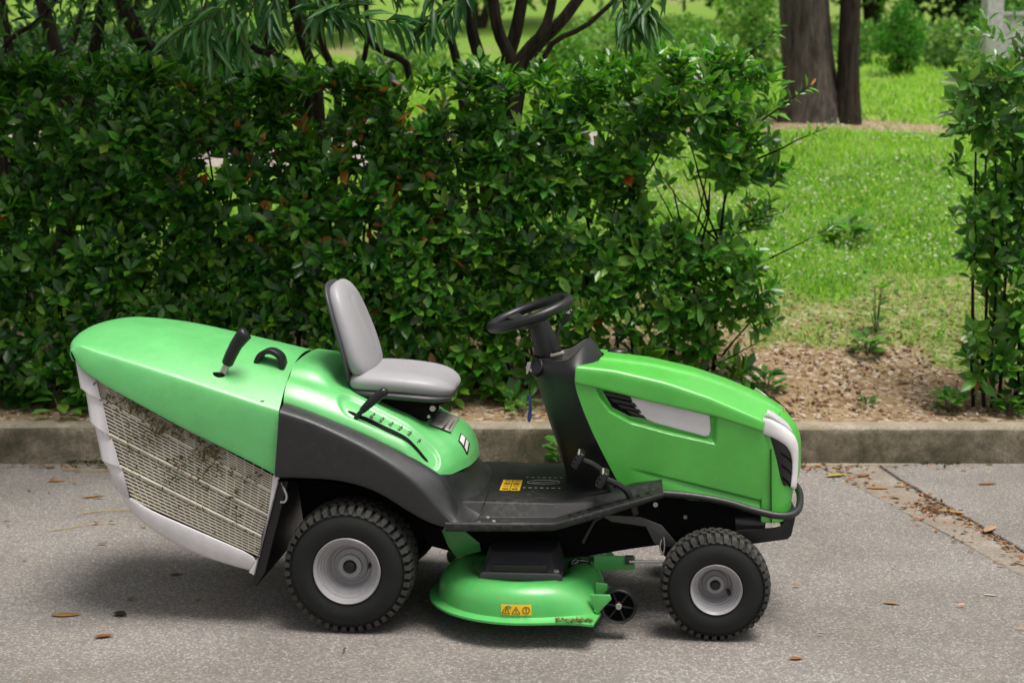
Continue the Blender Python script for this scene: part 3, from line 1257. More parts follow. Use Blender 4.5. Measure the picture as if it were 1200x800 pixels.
build_trunk_tree('pine_tree', 'thick grey-brown tree trunk standing on the lawn beyond the gap in the hedge', *px(952, 147, 15.6).to_tuple()[:2], .272, -.10, 8.5, 'bark', 2.0, [(.05, .12, .03), (.07, .16, .04)])
build_trunk_tree('pine_tree', 'thinner dark tree trunk just right of the thick trunk on the lawn', *px(992, 150, 15.4).to_tuple()[:2], .112, .0, 7.5, 'bark_dark', 1.5, [(.05, .12, .03), (.07, .16, .04)])
build_trunk_tree('pine_tree', 'dim tree trunk half hidden behind the right edge of the thick trunk', *px(958, 136, 16.8).to_tuple()[:2], .13, -.03, 8, 'bark', 1.5, [(.05, .12, .03), (.07, .16, .04)])


def build_bush(name, label, x, y, rx, rz, n, pal, cone=0.0, leaf=(.08, .16), group='shrubs beyond the lawn', lift=.0, cat='shrub'):
    o = Vector((x, y, ground_z(x, y)))
    root = empty(name, o)
    tag(root, label, cat, group)
    P = []
    while len(P) < n:
        q = unit(1)[0] * random.random() ** .33
        if mnoise.fractal(Vector(q * 2.3 + np.array([x, y, 0])), 1, 2, 3) < -.18 - .2 * (np.linalg.norm(q) < .6):
            continue
        s = 1 - cone * max(0, q[2])
        bump_ = 1 + .16 * mnoise.noise(Vector((q[0] * 3 + x, q[1] * 3, q[2] * 3)))
        P.append((q[0] * rx * s * bump_, q[1] * rx * s * bump_, rz + lift + q[2] * rz * bump_))
    P = np.array(P)
    P[:, 2] = np.maximum(P[:, 2], .03)
    out = P - [0, 0, rz]
    f = leaf_cloud('crown', P, unit(n) + .4 * out / (np.linalg.norm(out, axis=1, keepdims=True) + .01), unit(n) + [0, -.3, .8], rng.uniform(*leaf, n), rng.uniform(leaf[0] * .45, leaf[1] * .45, n), leaf_palette(n, pal, .4), 'farleaf', root)
    f['kind'] = 'stuff'
    for k in range(3):
        a = k * 2.1
        tube('trunk', wig_path((.08 * math.cos(a), .08 * math.sin(a), -.1), (rx * .3 * math.cos(a), rx * .3 * math.sin(a), rz * 1.1 + lift), 4, .04), [.05 * rz * (1 - .15 * i) for i in range(5)], 'bark_dark', root, n=6)


FRESH = [(.13, .30, .04), (.18, .36, .06), (.10, .24, .03), (.22, .38, .09)]
PALE = [(.28, .40, .14), (.34, .45, .20), (.24, .36, .12)]
MID = [(.06, .17, .03), (.08, .21, .04), (.05, .14, .03)]
DEEP = [(.035, .09, .03), (.05, .12, .04), (.03, .08, .03)]


def bush_at(pxx, pyb, Y, wpx, hpx, n, pal, name, label, **kw):
    p = px(pxx, pyb, Y)
    s = Y / 1650
    build_bush(name, label, p.x, Y, wpx * s / 2, hpx * s / 2, n, pal, **kw)


bush_at(1055, 95, 24, 60, 92, 3000, [(.07, .24, .025), (.10, .30, .035), (.05, .18, .02)], 'conical_shrub', 'small clipped cone-shaped bright green shrub standing alone on the far lawn', cone=.35, leaf=(.05, .09))
bush_at(800, 92, 22, 104, 78, 2600, FRESH, 'round_shrub', 'rounded fresh green shrub behind the right end of the hedge', leaf=(.06, .11))
bush_at(884, 96, 24, 95, 130, 2200, FRESH + PALE, 'tall_shrub', 'tall loose pale green shrub left of the thick trunk', leaf=(.08, .14))
bush_at(715, 95, 23, 110, 80, 2000, PALE + FRESH, 'round_shrub', 'pale yellow-green shrub above the middle of the hedge', leaf=(.07, .13))
bush_at(655, 96, 20, 80, 70, 1600, FRESH, 'round_shrub', 'fresh green shrub seen between the stems of the fan-shaped tree', leaf=(.07, .12))
bush_at(480, 100, 24, 120, 66, 1600, PALE + FRESH, 'round_shrub', 'pale green shrub seen between the forked and the fan-shaped tree', leaf=(.08, .14))
bush_at(260, 105, 25, 130, 90, 1600, FRESH, 'round_shrub', 'green shrub seen behind the hanging leaf sprays', leaf=(.08, .14))
bush_at(50, 130, 12.5, 230, 190, 3800, DEEP, 'round_shrub', 'broad dark green shrub behind the left stems', leaf=(.08, .14))
bush_at(225, 118, 14, 190, 150, 3000, DEEP + MID, 'round_shrub', 'dark green shrub behind the left hanging sprays', leaf=(.08, .14))
bush_at(1004, 95, 30, 70, 60, 1200, MID + FRESH, 'round_shrub', 'low green shrub left of the cone-shaped shrub', leaf=(.08, .14))
bush_at(1110, 92, 27, 84, 62, 1600, MID + PALE, 'round_shrub', 'grey-green shrub between the cone-shaped shrub and the corner shrub', leaf=(.08, .14))
bush_at(1180, 90, 30, 110, 100, 1600, MID, 'round_shrub', 'green shrub behind the pale wall at the far right', leaf=(.08, .16))

FAR = [(-80, 46, 330, 250, DEEP, 'far dark green tree at the left end of the skyline'), (150, 50, 300, 230, MID, 'far green tree behind the left hanging sprays'), (360, 47, 280, 260, PALE + FRESH, 'far pale green tree behind the forked tree'),
       (560, 52, 300, 240, FRESH, 'far fresh green tree behind the fan-shaped tree'), (740, 55, 260, 220, PALE, 'far pale tree above the rounded shrub'), (880, 48, 260, 260, MID + PALE, 'far tree behind the thick trunk'),
       (1020, 52, 240, 250, PALE + FRESH, 'far pale green tree above the cone-shaped shrub'), (1130, 44, 190, 240, DEEP, 'far dark grey-green tree right of the cone-shaped shrub'), (1290, 42, 240, 260, DEEP + MID, 'far dark tree at the right end of the skyline')]
for (x, Y, w, h, pal, lab) in FAR:
    bush_at(x, 78, Y, w, h, 4200, pal, 'broadleaf_tree', lab, leaf=(.25, .5), group='trees along the far edge of the park', lift=.6, cat='tree')

# pale wall and pillar at the far right
wr_ = empty('garden_wall', (8.2, 21, ground_z(8.2, 21)))
tag(wr_, 'pale rendered wall with a square pillar behind the corner shrub', 'wall')
box('wall', (.9, 0, .45), (4.2, .22, 1.1), 'render_wall', wr_, bevel=.01)
box('pillar', (-1.2, -.02, .75), (.24, .30, 1.9), 'render_wall', wr_, bevel=.01)
box('coping', (.9, 0, 1.03), (4.25, .28, .06), 'render_wall', wr_, bevel=.008)

#SPLIT_TRACTOR
# ================================================================== THE LAWN TRACTOR
# built in its own frame: x forward, y to its left (away from the road), z up, origin on the ground under the rear axle
T = empty('lawn_tractor', (-.530, 5.129, 0), R(-4.5))
tag(T, 'green ride-on lawn tractor with grey seat and white slatted grass collector, parked beside the kerb', 'lawn tractor')


def mirror(pts):
    """near half from y<0 to the centre; mirrored to the far side"""
    out = list(pts)
    tail = [(x, -y, z) for x, y, z in reversed(pts)]
    if abs(pts[-1][1]) < 1e-6:
        tail = tail[1:]
    return out + tail


# ---------------------------------------------------------------- grass collector
CX = [-.95, -.934, -.881, -.761, -.613, -.465, -.317, -.234]
CZ = [.986, .981, .963, .931, .886, .840, .791, .768]
TX_ = [-.95, -.90, -.80, -.706, -.578, -.472, -.306, -.2]
TZ_ = [1.012, 1.024, 1.024, 1.012, .988, .966, .930, .905]
LX_ = [-.96, -.947, -.877, -.759, -.612, -.464, -.346, -.258, -.23]
LZ_ = [.932, .922, .870, .806, .725, .652, .595, .548, .533]


def cover_z(X, Y):
    c = interp(X, CX, CZ) + .006
    t = interp(X, TX_, TZ_)
    return c + (t - c) * (1 - min(1, abs(Y) / .392) ** 2.3)


cover = empty_part = None
secs = []
YS = [-.392, -.34, -.26, -.17, -.08, 0]
# rear face first
bul = lambda Y: .075 * (1 - (abs(Y) / .42) ** 2)
for (xo, zz, kz) in ((-.952, .928, 0), (-.966, .955, .2), (-.960, .985, .8)):
    row = []
    for Y in (-.405, -.403, -.40, -.395, -.39):
        row.append((xo, Y * .985, zz if kz < .5 else .978))
    for Y in YS[1:]:
        row.append((xo - bul(Y), Y, zz + kz * .022 * (1 - (Y / .4) ** 2)))
    secs.append(mirror(row))
for X in (-.935, -.90, -.84, -.74, -.62, -.50, -.38, -.29, -.243, -.236):
    zl, zc = interp(X, LX_, LZ_), interp(X, CX, CZ)
    k = max(0, min(1, (-.80 - X) / .16))
    row = [(X, -.421 + .012 * k, zl), (X, -.418 + .012 * k, zl + (zc - zl) * .5), (X, -.409 + .01 * k, zc - .014), (X, -.402 + .008 * k, zc), (X, -.392, zc + .006)]
    row += [(X - bul(Y) * k, Y, cover_z(X, Y)) for Y in YS[1:]]
    secs.append(mirror(row))
collector = loft('collector_cover', secs, 'green_box', T, sub=2, solid=-.004)
tag(collector, 'green moulded top of the grass collector')

# white box: rear tiers
REAR = [((-.955, .935), (-.885, .905)), ((-.938, .835), (-.863, .800)), ((-.921, .818), (-.859, .790)), ((-.909, .718), (-.837, .676)), ((-.893, .695), (-.831, .662)), ((-.873, .583), (-.803, .565)),
        ((-.857, .560), (-.797, .552)), ((-.825, .478), (-.771, .452))]
# x,z of the grille corners, taken on the near side
GL = [(-.882, .872), (-.857, .797), (-.831, .672), (-.797, .560), (-.764, .444)]
GR = [(-.258, .538), (-.266, .481), (-.284, .398), (-.311, .324), (-.318, .250)]
rear = []
for i, ((xr, zr), (xg, zg)) in enumerate(REAR):
    e = .009 if i % 2 else 0
    rear.append(mirror([(xg, -.398 - e, zg), ((xg + xr) / 2, -.398 - e, (zg + zr) / 2), (xr + .012, -.393 - e, zr), (xr + .001, -.382 - e, zr), (xr - .010, -.36, zr), (xr - .035, -.30, zr), (xr - .06, -.15, zr), (xr - .068, 0, zr)]))
wb = loft('collector_rear', rear, 'white', T, smooth=28, solid=.005)
tag(wb, 'white stepped back wall of the grass collector')
BOT = [((-.825, .478), (-.771, .452)), ((-.800, .425), (-.74, .437)), ((-.760, .375), (-.70, .411)), ((-.692, .320), (-.62, .378)), ((-.573, .258), (-.52, .336)), ((-.452, .218), (-.42, .294)), ((-.341, .190), (-.318, .250))]
bot = []
for (xo, zo), (xg, zg) in BOT:
    bot.append(mirror([(xg, -.404, zg), ((xg * .6 + xo * .4), -.404, zg * .5 + zo * .5), (xo, -.394, zo + .012), (xo, -.375, zo - .004), (xo, -.33, zo - .014), (xo, 0, zo - .016)]))
loft('collector_bottom', bot, 'white', T, sub=1, solid=.005)
# front margin and dark inner lining
for s in (-1, 1):
    prism('collector_post', [(-.262, .545), (-.240, .540), (-.338, .186), (-.356, .196), (-.322, .250), (-.284, .398)], s * .406, s * .380, 'white', T, bevel=.002)
inner = [(-.935, .90), (-.88, .70), (-.80, .48), (-.70, .36), (-.45, .25), (-.34, .22), (-.24, .54), (-.24, .76), (-.5, .82), (-.9, .94)]
prism('collector_lining', inner, -.378, .378, 'void', T, bevel=0)


def gpt(tier, v, u, y):
    (xa, za), (xb, zb) = GL[tier], GR[tier]
    (xc, zc), (xd, zd) = GL[tier + 1], GR[tier + 1]
    l = (xa + (xc - xa) * v, za + (zc - za) * v)
    r = (xb + (xd - xb) * v, zb + (zd - zb) * v)
    return Vector((l[0] + (r[0] - l[0]) * u, y, l[1] + (r[1] - l[1]) * u))


for s in (-1, 1):
    bars = []
    for tier in range(4):
        ns = (7, 9, 8, 8)[tier]
        for k in range(ns):
            v0 = (k + .57) / ns
            v1 = (k + .98) / ns
            a0, a1 = gpt(tier, v0, -.01, s * .396), gpt(tier, v1, -.01, s * .396)
            b0, b1 = gpt(tier, v0, 1.0, s * .396), gpt(tier, v1, 1.0, s * .396)
            d = Vector((0, s * .008, 0))
            if s < 0 or k % 3 == 0:
                vs_ = [a0, a1, b1, b0, a0 - d, a1 - d, b1 - d, b0 - d]
                mesh('slat', vs_, [(0, 1, 2, 3), (7, 6, 5, 4), (0, 4, 5, 1), (1, 5, 6, 2), (2, 6, 7, 3), (3, 7, 4, 0)], 'slat', T, smooth=0)
        for k in range(1, 21):
            u = (k - .15 * tier) / 20.5
            p0, p1 = gpt(tier, .0, u, s * .3905), gpt(tier, 1.0, u + .004, s * .3905)
            w = Vector((.0016, 0, 0))
            
            d = Vector((0, s * .0075, 0))
            bars.append(([p0 - w, p0 + w, p1 + w, p1 - w, p0 - w - d, p0 + w - d, p1 + w - d, p1 - w - d], [(0, 1, 2, 3), (7, 6, 5, 4), (0, 4, 5, 1), (1, 5, 6, 2), (2, 6, 7, 3), (3, 7, 4, 0)]))
        if tier < 3:
            tube('ridge', [gpt(tier, 1.0, t, s * .396) for t in (-.02, .5, 1.0)], .0040, 'slat', T, n=8)
    v, f = merge(bars)
    mesh('grille_bars', v, f, 'slat', T, smooth=0)
# grass clippings caught in the near grille
n = 2300
uu, vv = rng.random(n), rng.random(n)
tt = np.minimum(3, (rng.random(n) ** 1.5 * 3.3).astype(int))
keep = []
for i in range(n):
    w = mnoise.fractal(Vector((uu[i] * 7, (tt[i] + vv[i]) * 1.3, 4)), 1, 2, 3)
    c = math.exp(-((uu[i] - .42) / .33) ** 2)
    if random.random() < max(0, (.25 + w) * 1.5 * c * (1.1 - .25 * tt[i]) + .02):
        keep.append(i)
P = np.array([gpt(int(tt[i]), vv[i], uu[i], -.4045 - .004 * random.random()) for i in keep])
n = len(P)
o = leaf_cloud('grass_clippings', P, rng.normal(size=(n, 3)) * [1, .25, 1] + [0, 0, -.7], np.tile([0, -1., 0], (n, 1)) + .4 * unit(n), rng.uniform(.010, .024, n), rng.uniform(.003, .008, n),
               leaf_palette(n, [(.15, .12, .045), (.22, .17, .07), (.09, .08, .03), (.12, .13, .04)]), 'dry', T)
o['kind'] = 'stuff'
# rear wall flap between collector and wheel
prism('rear_flap', [(-.238, .545), (-.342, .186), (-.348, .143), (-.334, .140), (-.300, .195), (-.205, .545)], -.392, .392, 'black', T, bevel=.004)
tube('hook', smooth_path([(-.232, -.40, .515), (-.222, -.415, .500), (-.212, -.42, .475), (-.218, -.42, .455), (-.235, -.415, .452)], 4), .0045, 'steel', T, n=8)
# emptying lever
lev = tube('emptying_lever', [(-.462, -.33, .858), (-.440, -.33, .905), (-.42, -.33, .945)], .0125, 'steel', T, n=14)
tube('grip', [(-.436, -.33, .914), (-.433, -.33, .920), (-.419, -.33, .950), (-.400, -.33, .985), (-.376, -.33, 1.016), (-.366, -.33, 1.026), (-.362, -.33, 1.029)], [.016, .0205, .0215, .0225, .026, .026, .018], 'black', lev, n=18, smooth=60)
lathe('lever_socket', [(.004, .010), (.020, .010), (.024, .004), (.024, -.01)], (-.464, -.33, cover_z(-.464, -.33) - .006), 'void', lev, n=24, axis='Z')
hb = smooth_path([(-.362, -.20, .875), (-.358, -.20, .912), (-.340, -.20, .938), (-.308, -.20, .946), (-.276, -.20, .926), (-.266, -.20, .885)], 5)
secs = []
for i, p in enumerate(hb):
    t = (hb[min(i + 1, len(hb) - 1)] - hb[max(i - 1, 0)]).normalized()
    nn = Vector((-t.z, 0, t.x))
    secs.append([p + nn * a * .009 + Vector((0, b * .032, 0)) for a, b in ((-1, -1), (1, -1), (1, 1), (-1, 1))])
loft('grab_handle', secs, 'black', T, closed_v=True, caps=True, bevel=.004)
for (x, y) in ((-.30, -.385), (-.92, -.1)):
    lathe('bolt_recess', [(.001, .001), (.009, .001), (.010, -.002)], (x, y, cover_z(x, y) + .001), 'void', T, n=14, axis='Z')

# ---------------------------------------------------------------- seat housing (green) and fenders (dark)
HX = [-.228, -.20, -.15, -.11, -.07, -.02, .05, .12, .187, .25, .30, .345, .380, .402, .410]
H_edge = [.797, .790, .772, .757, .741, .722, .694, .661, .629, .595, .565, .548, .540, .530, .520]
H_sh = [.868, .862, .848, .834, .819, .799, .768, .735, .702, .666, .636, .610, .588, .560, .530]
H_top = [.905, .902, .893, .870, .832, .806, .775, .742, .712, .676, .658, .640, .612, .572, .533]
secs = []
for i, X in enumerate(HX):
    e, s, t = H_edge[i], H_sh[i], H_top[i]
    k = max(0, min(1, (X - .20) / .19))
    b = lambda Y: -.125 * k * (abs(Y) / .37) ** 2.2
    row = [(X + b(.372), -.372, e - .02), (X + b(.37), -.370, e), (X + b(.355), -.353, e + (s - e) * .35), (X + b(.31), -.315, e + (s - e) * .78), (X + b(.27), -.27, s), (X + b(.22), -.22, s + (t - s) * .75), (X + b(.14), -.14, t), (X, 0, t + .004)]
    secs.append(mirror(row))


def cr1(P, n):
    # Catmull-Rom resampling of rows of control points (k, m, 3) to (n, m, 3)
    P = np.asarray(P, float)
    k = len(P)
    out = []
    for u in np.linspace(0, k - 1, n):
        i = min(int(u), k - 2)
        f = u - i
        p0, p1, p2, p3 = P[max(i - 1, 0)], P[i], P[i + 1], P[min(i + 2, k - 1)]
        out.append(.5 * (2 * p1 + (p2 - p0) * f + (2 * p0 - 5 * p1 + 4 * p2 - p3) * f * f + (3 * p1 - p0 - 3 * p2 + p3) * f ** 3))
    return np.array(out)


G_ = cr1(secs, 150)
G_ = cr1(G_.transpose(1, 0, 2), 170).transpose(1, 0, 2)


def slot_sd(X, Y):
    # recess beside the seat: stadium narrowing forwards, in plan
    t_ = max(0, min(1, (X - .0) / .27))
    cy = -.303 - .008 * t_
    hw = .047 - .016 * t_
    d = math.hypot(X - (t_ * .27), (Y - cy))
    return hw - d


for i in range(G_.shape[0]):
    for j in range(G_.shape[1]):
        sd_ = slot_sd(G_[i, j, 0], G_[i, j, 1])
        if sd_ > -.006:
            G_[i, j, 2] -= .016 * max(0, min(1, (sd_ + .006) / .014))
housing = mesh('seat_housing', G_.reshape(-1, 3), grid_faces(G_.shape[0], G_.shape[1]), 'green_box', T, smooth=180)
tag(housing, 'green body panel under the seat')

FX_t = [(-.222, .795), (-.15, .772), (-.081, .745), (0, .713), (.066, .685), (.14, .650), (.212, .614), (.27, .578), (.315, .550), (.345, .515), (.375, .44)]
FX_c = [(-.225, .772), (-.14, .748), (-.073, .720), (.0, .687), (.073, .650), (.14, .610), (.19, .575), (.235, .540), (.276, .503), (.334, .430), (.378, .402)]
FX_l = [(-.246, .543), (-.19, .541), (-.133, .540), (-.07, .538), (-.015, .533), (.073, .512), (.130, .484), (.175, .455), (.247, .410), (.305, .384), (.384, .371)]
for s in (-1, 1):
    secs = []
    for (a, b, c) in zip(FX_t, FX_c, FX_l):
        secs.append([(a[0], s * .345, a[1] - .010), (a[0], s * .372, a[1] - .002), (a[0] * .6 + b[0] * .4, s * .401, a[1] * .6 + b[1] * .4 + .004), (a[0] * .2 + b[0] * .8, s * .431, a[1] * .2 + b[1] * .8 + .003), (b[0], s * .443, b[1] + .001), (b[0], s * .4475, b[1] - .010), (b[0] * .8 + c[0] * .2, s * .449, b[1] * .8 + c[1] * .2),
                     (b[0] * .5 + c[0] * .5, s * .450, (b[1] + c[1]) * .5), (c[0], s * .450, c[1] + .006), (c[0], s * .444, c[1]), (c[0], s * .36, c[1] + .005), (c[0], s * .20, c[1] + .012)])
    fd = loft('rear_fender', secs, 'fender', T, sub=2)
    mesh('wheel_arch', [(x, s * yy, z) for x, z in [(-.24, .53), (-.1, .53), (.07, .505), (.17, .45), (.25, .40), (.33, .37)] for yy in (.2, .44)], grid_faces(6, 2), 'void', T)
# front skirt of the housing down to the footboard
top_ = [(.25, -.366, .560), (.285, -.355, .545), (.318, -.328, .538), (.345, -.288, .530), (.370, -.21, .524), (.386, -.115, .520), (.390, 0, .518)]
bot_ = [(.372, -.449, .404), (.395, -.446, .398), (.418, -.420, .395), (.436, -.350, .396), (.448, -.300, .440), (.460, -.15, .441), (.466, 0, .441)]
secs = []
for w_, sag in ((0, 0), (.12, .004), (.28, .012), (.5, .018), (.75, .014), (.93, .004), (1.08, 0)):
    secs.append(mirror([(p[0] + (q_[0] - p[0]) * w_ - sag * .8, p[1] + (q_[1] - p[1]) * w_ , p[2] + (q_[2] - p[2]) * w_ - sag) for p, q_ in zip(top_, bot_)]))
loft('housing_skirt', secs, 'fender', T, sub=2)
# slot with height scale
sl0, sl1 = Vector((.0, -.318, 0)), Vector((.275, -.318, 0))


def hz(X, Y):
    e, s, t = interp(X, HX, H_edge), interp(X, HX, H_sh), interp(X, HX, H_top)
    Ys = [.372, .37, .353, .315, .27, .22, .14, 0]
    Zs = [e - .02, e, e + (s - e) * .35, e + (s - e) * .78, s, s + (t - s) * .75, t, t + .004]
    return interp(-abs(Y), [-v for v in Ys], Zs)


def panel_on(name, fx, y0, y1, mat, parent, off=.002, nx=14, thick=0, hfun=None):
    hfun = hfun or hz
    xs = np.linspace(fx[0], fx[1], nx)
    secs = []
    for i, X in enumerate(xs):
        t = i / (nx - 1)
        e = math.sin(math.pi * min(1, max(0, t))) ** .35 if True else 1
        m_ = (y0 + y1) / 2
        secs.append([(X, m_ + (y - m_) * e, hfun(X, m_ + (y - m_) * e) + off) for y in (y0, (y0 * 2 + y1) / 3, (y0 + 2 * y1) / 3, y1)])
    return loft(name, secs, mat, parent, smooth=180)


GP = G_.reshape(-1, 3)


def gz(X, Y):
    d_ = (GP[:, 0] - X) ** 2 + (GP[:, 1] - Y) ** 2
    k_ = np.argpartition(d_, 6)[:6]
    w_ = 1 / (d_[k_] + 1e-7)
    return float((GP[k_, 2] * w_).sum() / w_.sum())


slot = panel_on('lever_slot', (-.015, .268), -.336, -.319, 'void', T, .0022, nx=40, hfun=gz)
lv = tube('cutting_height_lever', [(.004, -.336, .715), (.022, -.336, .742), (.05, -.336, .772)], .0085, 'black', T, n=10)
tube('grip', [(.030, -.336, .752), (.06, -.336, .782), (.10, -.336, .815), (.128, -.336, .838)], [.0125, .0155, .0175, .018], 'black', lv, n=14, sub=1)
for i, ch in enumerate('7654321'):
    X = .035 + .032 * i
    Y = -.296 + .002 * i - .014
    m4 = frame_matrix((X, Y, gz(X, Y) + .004), (1, 0, -.45), (0, 1, .65))
    text_part('numeral', ch, .030, 'label_black', T, m4)
    Y = -.289
    m4 = frame_matrix((X + .006, Y, gz(X, Y) + .002), (1, 0, -.45), (.25, 1, .4))
    v, f = box_geo(0, 0, 0, .005, .013, .0008)
    o = mesh('scale_mark', v, f, 'label_black', T)
    o.matrix_local = m4
# seat rail label plate
pl = mesh('label_plate', [(x, y, hz(x, y) + .004) for x in np.linspace(.25, .325, 6) for y in np.linspace(-.15, .12, 6)], grid_faces(6, 6), 'label_grey', T, solid=-.002)
for k in range(5):
    box('plate_mark', (.297, -.145 + .03 * k, hz(.297, -.1) + .0065), (.011, .014, .001), 'label_black', pl, bevel=0)
box('plate_mark', (.315, -.05, hz(.315, -.05) + .0065), (.004, .16, .001), 'label_black', pl, bevel=0)
st = mesh('console_sticker', [(x, y, gz(x, y) + .003) for x in np.linspace(.352, .386, 7) for y in np.linspace(-.165, -.085, 5)], grid_faces(7, 5), 'label_black', T, smooth=180)
mesh('sticker_text', [(x, y, gz(x, y) + .0042) for x in np.linspace(.356, .370, 5) for y in np.linspace(-.155, -.095, 5)], grid_faces(5, 5), 'label_white', st, smooth=180)
mesh('sticker_text', [(x, y, gz(x, y) + .0042) for x in np.linspace(.374, .382, 5) for y in np.linspace(-.155, -.095, 5)], grid_faces(5, 5), 'label_white', st, smooth=180)

# ---------------------------------------------------------------- seat


def sweep_cushion(name, stations, mat, parent, nexp=3.2, dish=0.0, npts=24, sub=1):
    """stations: (cx, cz, tx, tz, halfwidth, halfthick); superellipse sections, normal = (-tz, tx)"""
    secs = []
    for (cx, cz, tx, tz, hw, ht) in stations:
        l = math.hypot(tx, tz)
        tx, tz = tx / l, tz / l
        nx, nz = -tz, tx
        row = []
        for j in range(npts):
            a = 2 * math.pi * j / npts
            ca, sa = math.cos(a), math.sin(a)
            y = hw * math.copysign(abs(ca) ** (2 / nexp), ca)
            q = ht * math.copysign(abs(sa) ** (2 / 2.6), sa)
            if sa > 0:
                q -= dish * max(0, 1 - (y / (hw * .72)) ** 2) ** .8
            row.append((cx + nx * q, y, cz + nz * q))
        secs.append(row)
    return loft(name, secs, mat, parent, closed_v=True, caps=True, sub=sub)


seat = empty('seat', (0, 0, 0))
seat.parent = T
sweep_cushion('seat_cushion', [(-.045, .842, 1, -.02, .15, .018), (-.035, .838, 1, -.03, .195, .038), (-.01, .834, 1, -.05, .216, .046), (.06, .833, 1, -.06, .224, .048), (.14, .828, 1, -.10, .225, .048), (.21, .821, 1, -.12, .220, .047),
                               (.262, .813, 1, -.2, .207, .045), (.298, .802, 1, -.4, .184, .038), (.320, .790, 1, -.8, .15, .026), (.326, .784, 1, -1, .10, .012)], 'seat', seat, dish=.012, sub=2)
sweep_cushion('backrest', [(.008, .845, -.2, 1, .17, .020), (.0, .865, -.2, 1, .205, .040), (-.014, .90, -.24, 1, .218, .046), (-.034, .97, -.3, 1, .213, .046), (-.058, 1.04, -.3, 1, .198, .044), (-.080, 1.105, -.3, 1, .176, .040),
                           (-.096, 1.148, -.35, 1, .148, .033), (-.107, 1.170, -.6, 1, .110, .022), (-.112, 1.178, -1, 1, .06, .010)][::-1], 'seat', seat, dish=.0, sub=2)
# stitched centre panel of the backrest
loft('back_panel', [[(-.034 + .0485 - .3 * (z - .97) + (-.016 if abs(y) > .8 else 0) , y * w, z) for y in (-1, -.55, 0, .55, 1)] for z, w in ((.935, .05), (.95, .085), (1.02, .098), (1.09, .095), (1.135, .075))], 'seat', seat, sub=2)
sweep_cushion('seat_shell', [(-.05, .812, 1, -.02, .12, .012), (-.035, .802, 1, -.03, .200, .022), (.02, .798, 1, -.06, .226, .024), (.14, .790, 1, -.08, .230, .024), (.22, .783, 1, -.1, .226, .024), (.275, .776, 1, -.15, .208, .022), (.312, .772, 1, -.3, .172, .016), (.326, .769, 1, -.4, .12, .008)], 'shell', seat, sub=2)
sweep_cushion('back_shell', [(-.036, .80, -.2, 1, .16, .010), (-.034, .84, -.2, 1, .208, .014), (-.042, .90, -.22, 1, .222, .016), (-.061, .97, -.3, 1, .217, .016), (-.084, 1.04, -.3, 1, .203, .016), (-.106, 1.105, -.3, 1, .181, .015), (-.123, 1.150, -.35, 1, .152, .013),
                             (-.133, 1.172, -.5, 1, .11, .010), (-.138, 1.18, -1, 1, .06, .006)], 'shell', seat, sub=2)
prism('hinge_bracket', [(.02, .78), (.285, .765), (.28, .73), (.262, .705), (.235, .690), (.10, .735)], -.165, -.135, 'void', seat, bevel=.006)
prism('hinge_bracket', [(.02, .78), (.285, .765), (.28, .73), (.262, .705), (.235, .690), (.10, .735)], .135, .165, 'void', seat, bevel=.006)
lathe('hinge_bolt', [(.001, -.012), (.010, -.012), (.012, -.006), (.012, 0)], (.262, -.166, .742), 'steel', seat, n=14)
lathe('hinge_bolt', [(.001, -.010), (.006, -.010), (.007, 0)], (.248, -.166, .712), 'steel', seat, n=12)
box('seat_pan_base', (.10, 0, .755), (.30, .30, .06), 'void', seat, bevel=.01)

# ---------------------------------------------------------------- footboard
SX = [.34, .385, .425, .432, .50, .60, .705, .72, .80, .90, .98, 1.04, 1.075]
lip = lambda X: interp(X, [.34, .60, .711, .855, 1.068, 1.08], [.402, .405, .408, .452, .518, .520])
flo = lambda X: lip(X) - .010
pla = lambda X: interp(X, [.34, .43, .70, .80, .90, .98, 1.08], [.445, .446, .444, .452, .475, .502, .516])
secs = []
for X in SX:
    fl = flo(X)
    th = interp(X, [.34, .9, 1.08], [.034, .028, .020])
    row = [(X, -.40, lip(X) - th - .004), (X, -.447, lip(X) - th), (X, -.456, lip(X) - th + .008), (X, -.456, lip(X) - .006), (X, -.450, lip(X)), (X, -.441, lip(X)), (X, -.436, fl), (X, -.345, fl), (X, -.322, max(fl, pla(X) - .004)), (X, -.308, max(fl, pla(X))), (X, -.15, max(fl, pla(X) - .002)), (X, 0, max(fl, pla(X) - .002))]
    secs.append(mirror(row))
foot = loft('footboard', secs, 'footboard', T, bevel=.004, bseg=2)
box('footboard_seam', (.463, -.315, .4465), (.002, .30, .001), 'void', foot, bevel=0)
k = 0
for X in np.arange(.76, 1.05, .033):
    for Y in (-.42, -.395, -.37):
        v, f = box_geo(X + (.012 if Y == -.395 else 0), Y, flo(X) + .003, .012, .009, .006, Matrix.Rotation(R(-17), 3, 'Y'))
        mesh('grip_stud', v, f, 'footboard', foot)
for (X, Y) in ((.452, -.42), (.475, -.35), (.50, -.40)):
    lathe('screw', [(.001, .004), (.006, .004), (.007, 0)], (X, Y, flo(X)), 'label_grey', foot, n=10, axis='Z')
yl = box('warning_label', (.535, -.075, .4445), (.072, .16, .001), 'yellow', foot, bevel=0)
box('label_divider', (.535, -.075, .4452), (.003, .16, .0006), 'label_black', yl, bevel=0)
for r in range(4):
    for c in (-1, 1):
        box('label_pictogram', (.535 + c * .017, -.135 + .04 * r, .4452), (.022, .018, .0005), 'label_black', yl, bevel=0) if (r + c) % 2 else tube('label_pictogram', [(.535 + c * .017 + .009 * math.cos(a), -.135 + .04 * r + .013 * math.sin(a), .4452) for a in (0, 1.57, 3.14, 4.71, 6.28)], .0009, 'label_black', yl, n=4)
ln = smooth_path([(.59, -.02, .4452), (.60, -.045, .4452), (.66, -.05, .4452), (.705, -.035, .4452), (.70, .0, .4452), (.63, .01, .4452), (.59, -.02, .4452)], 4)
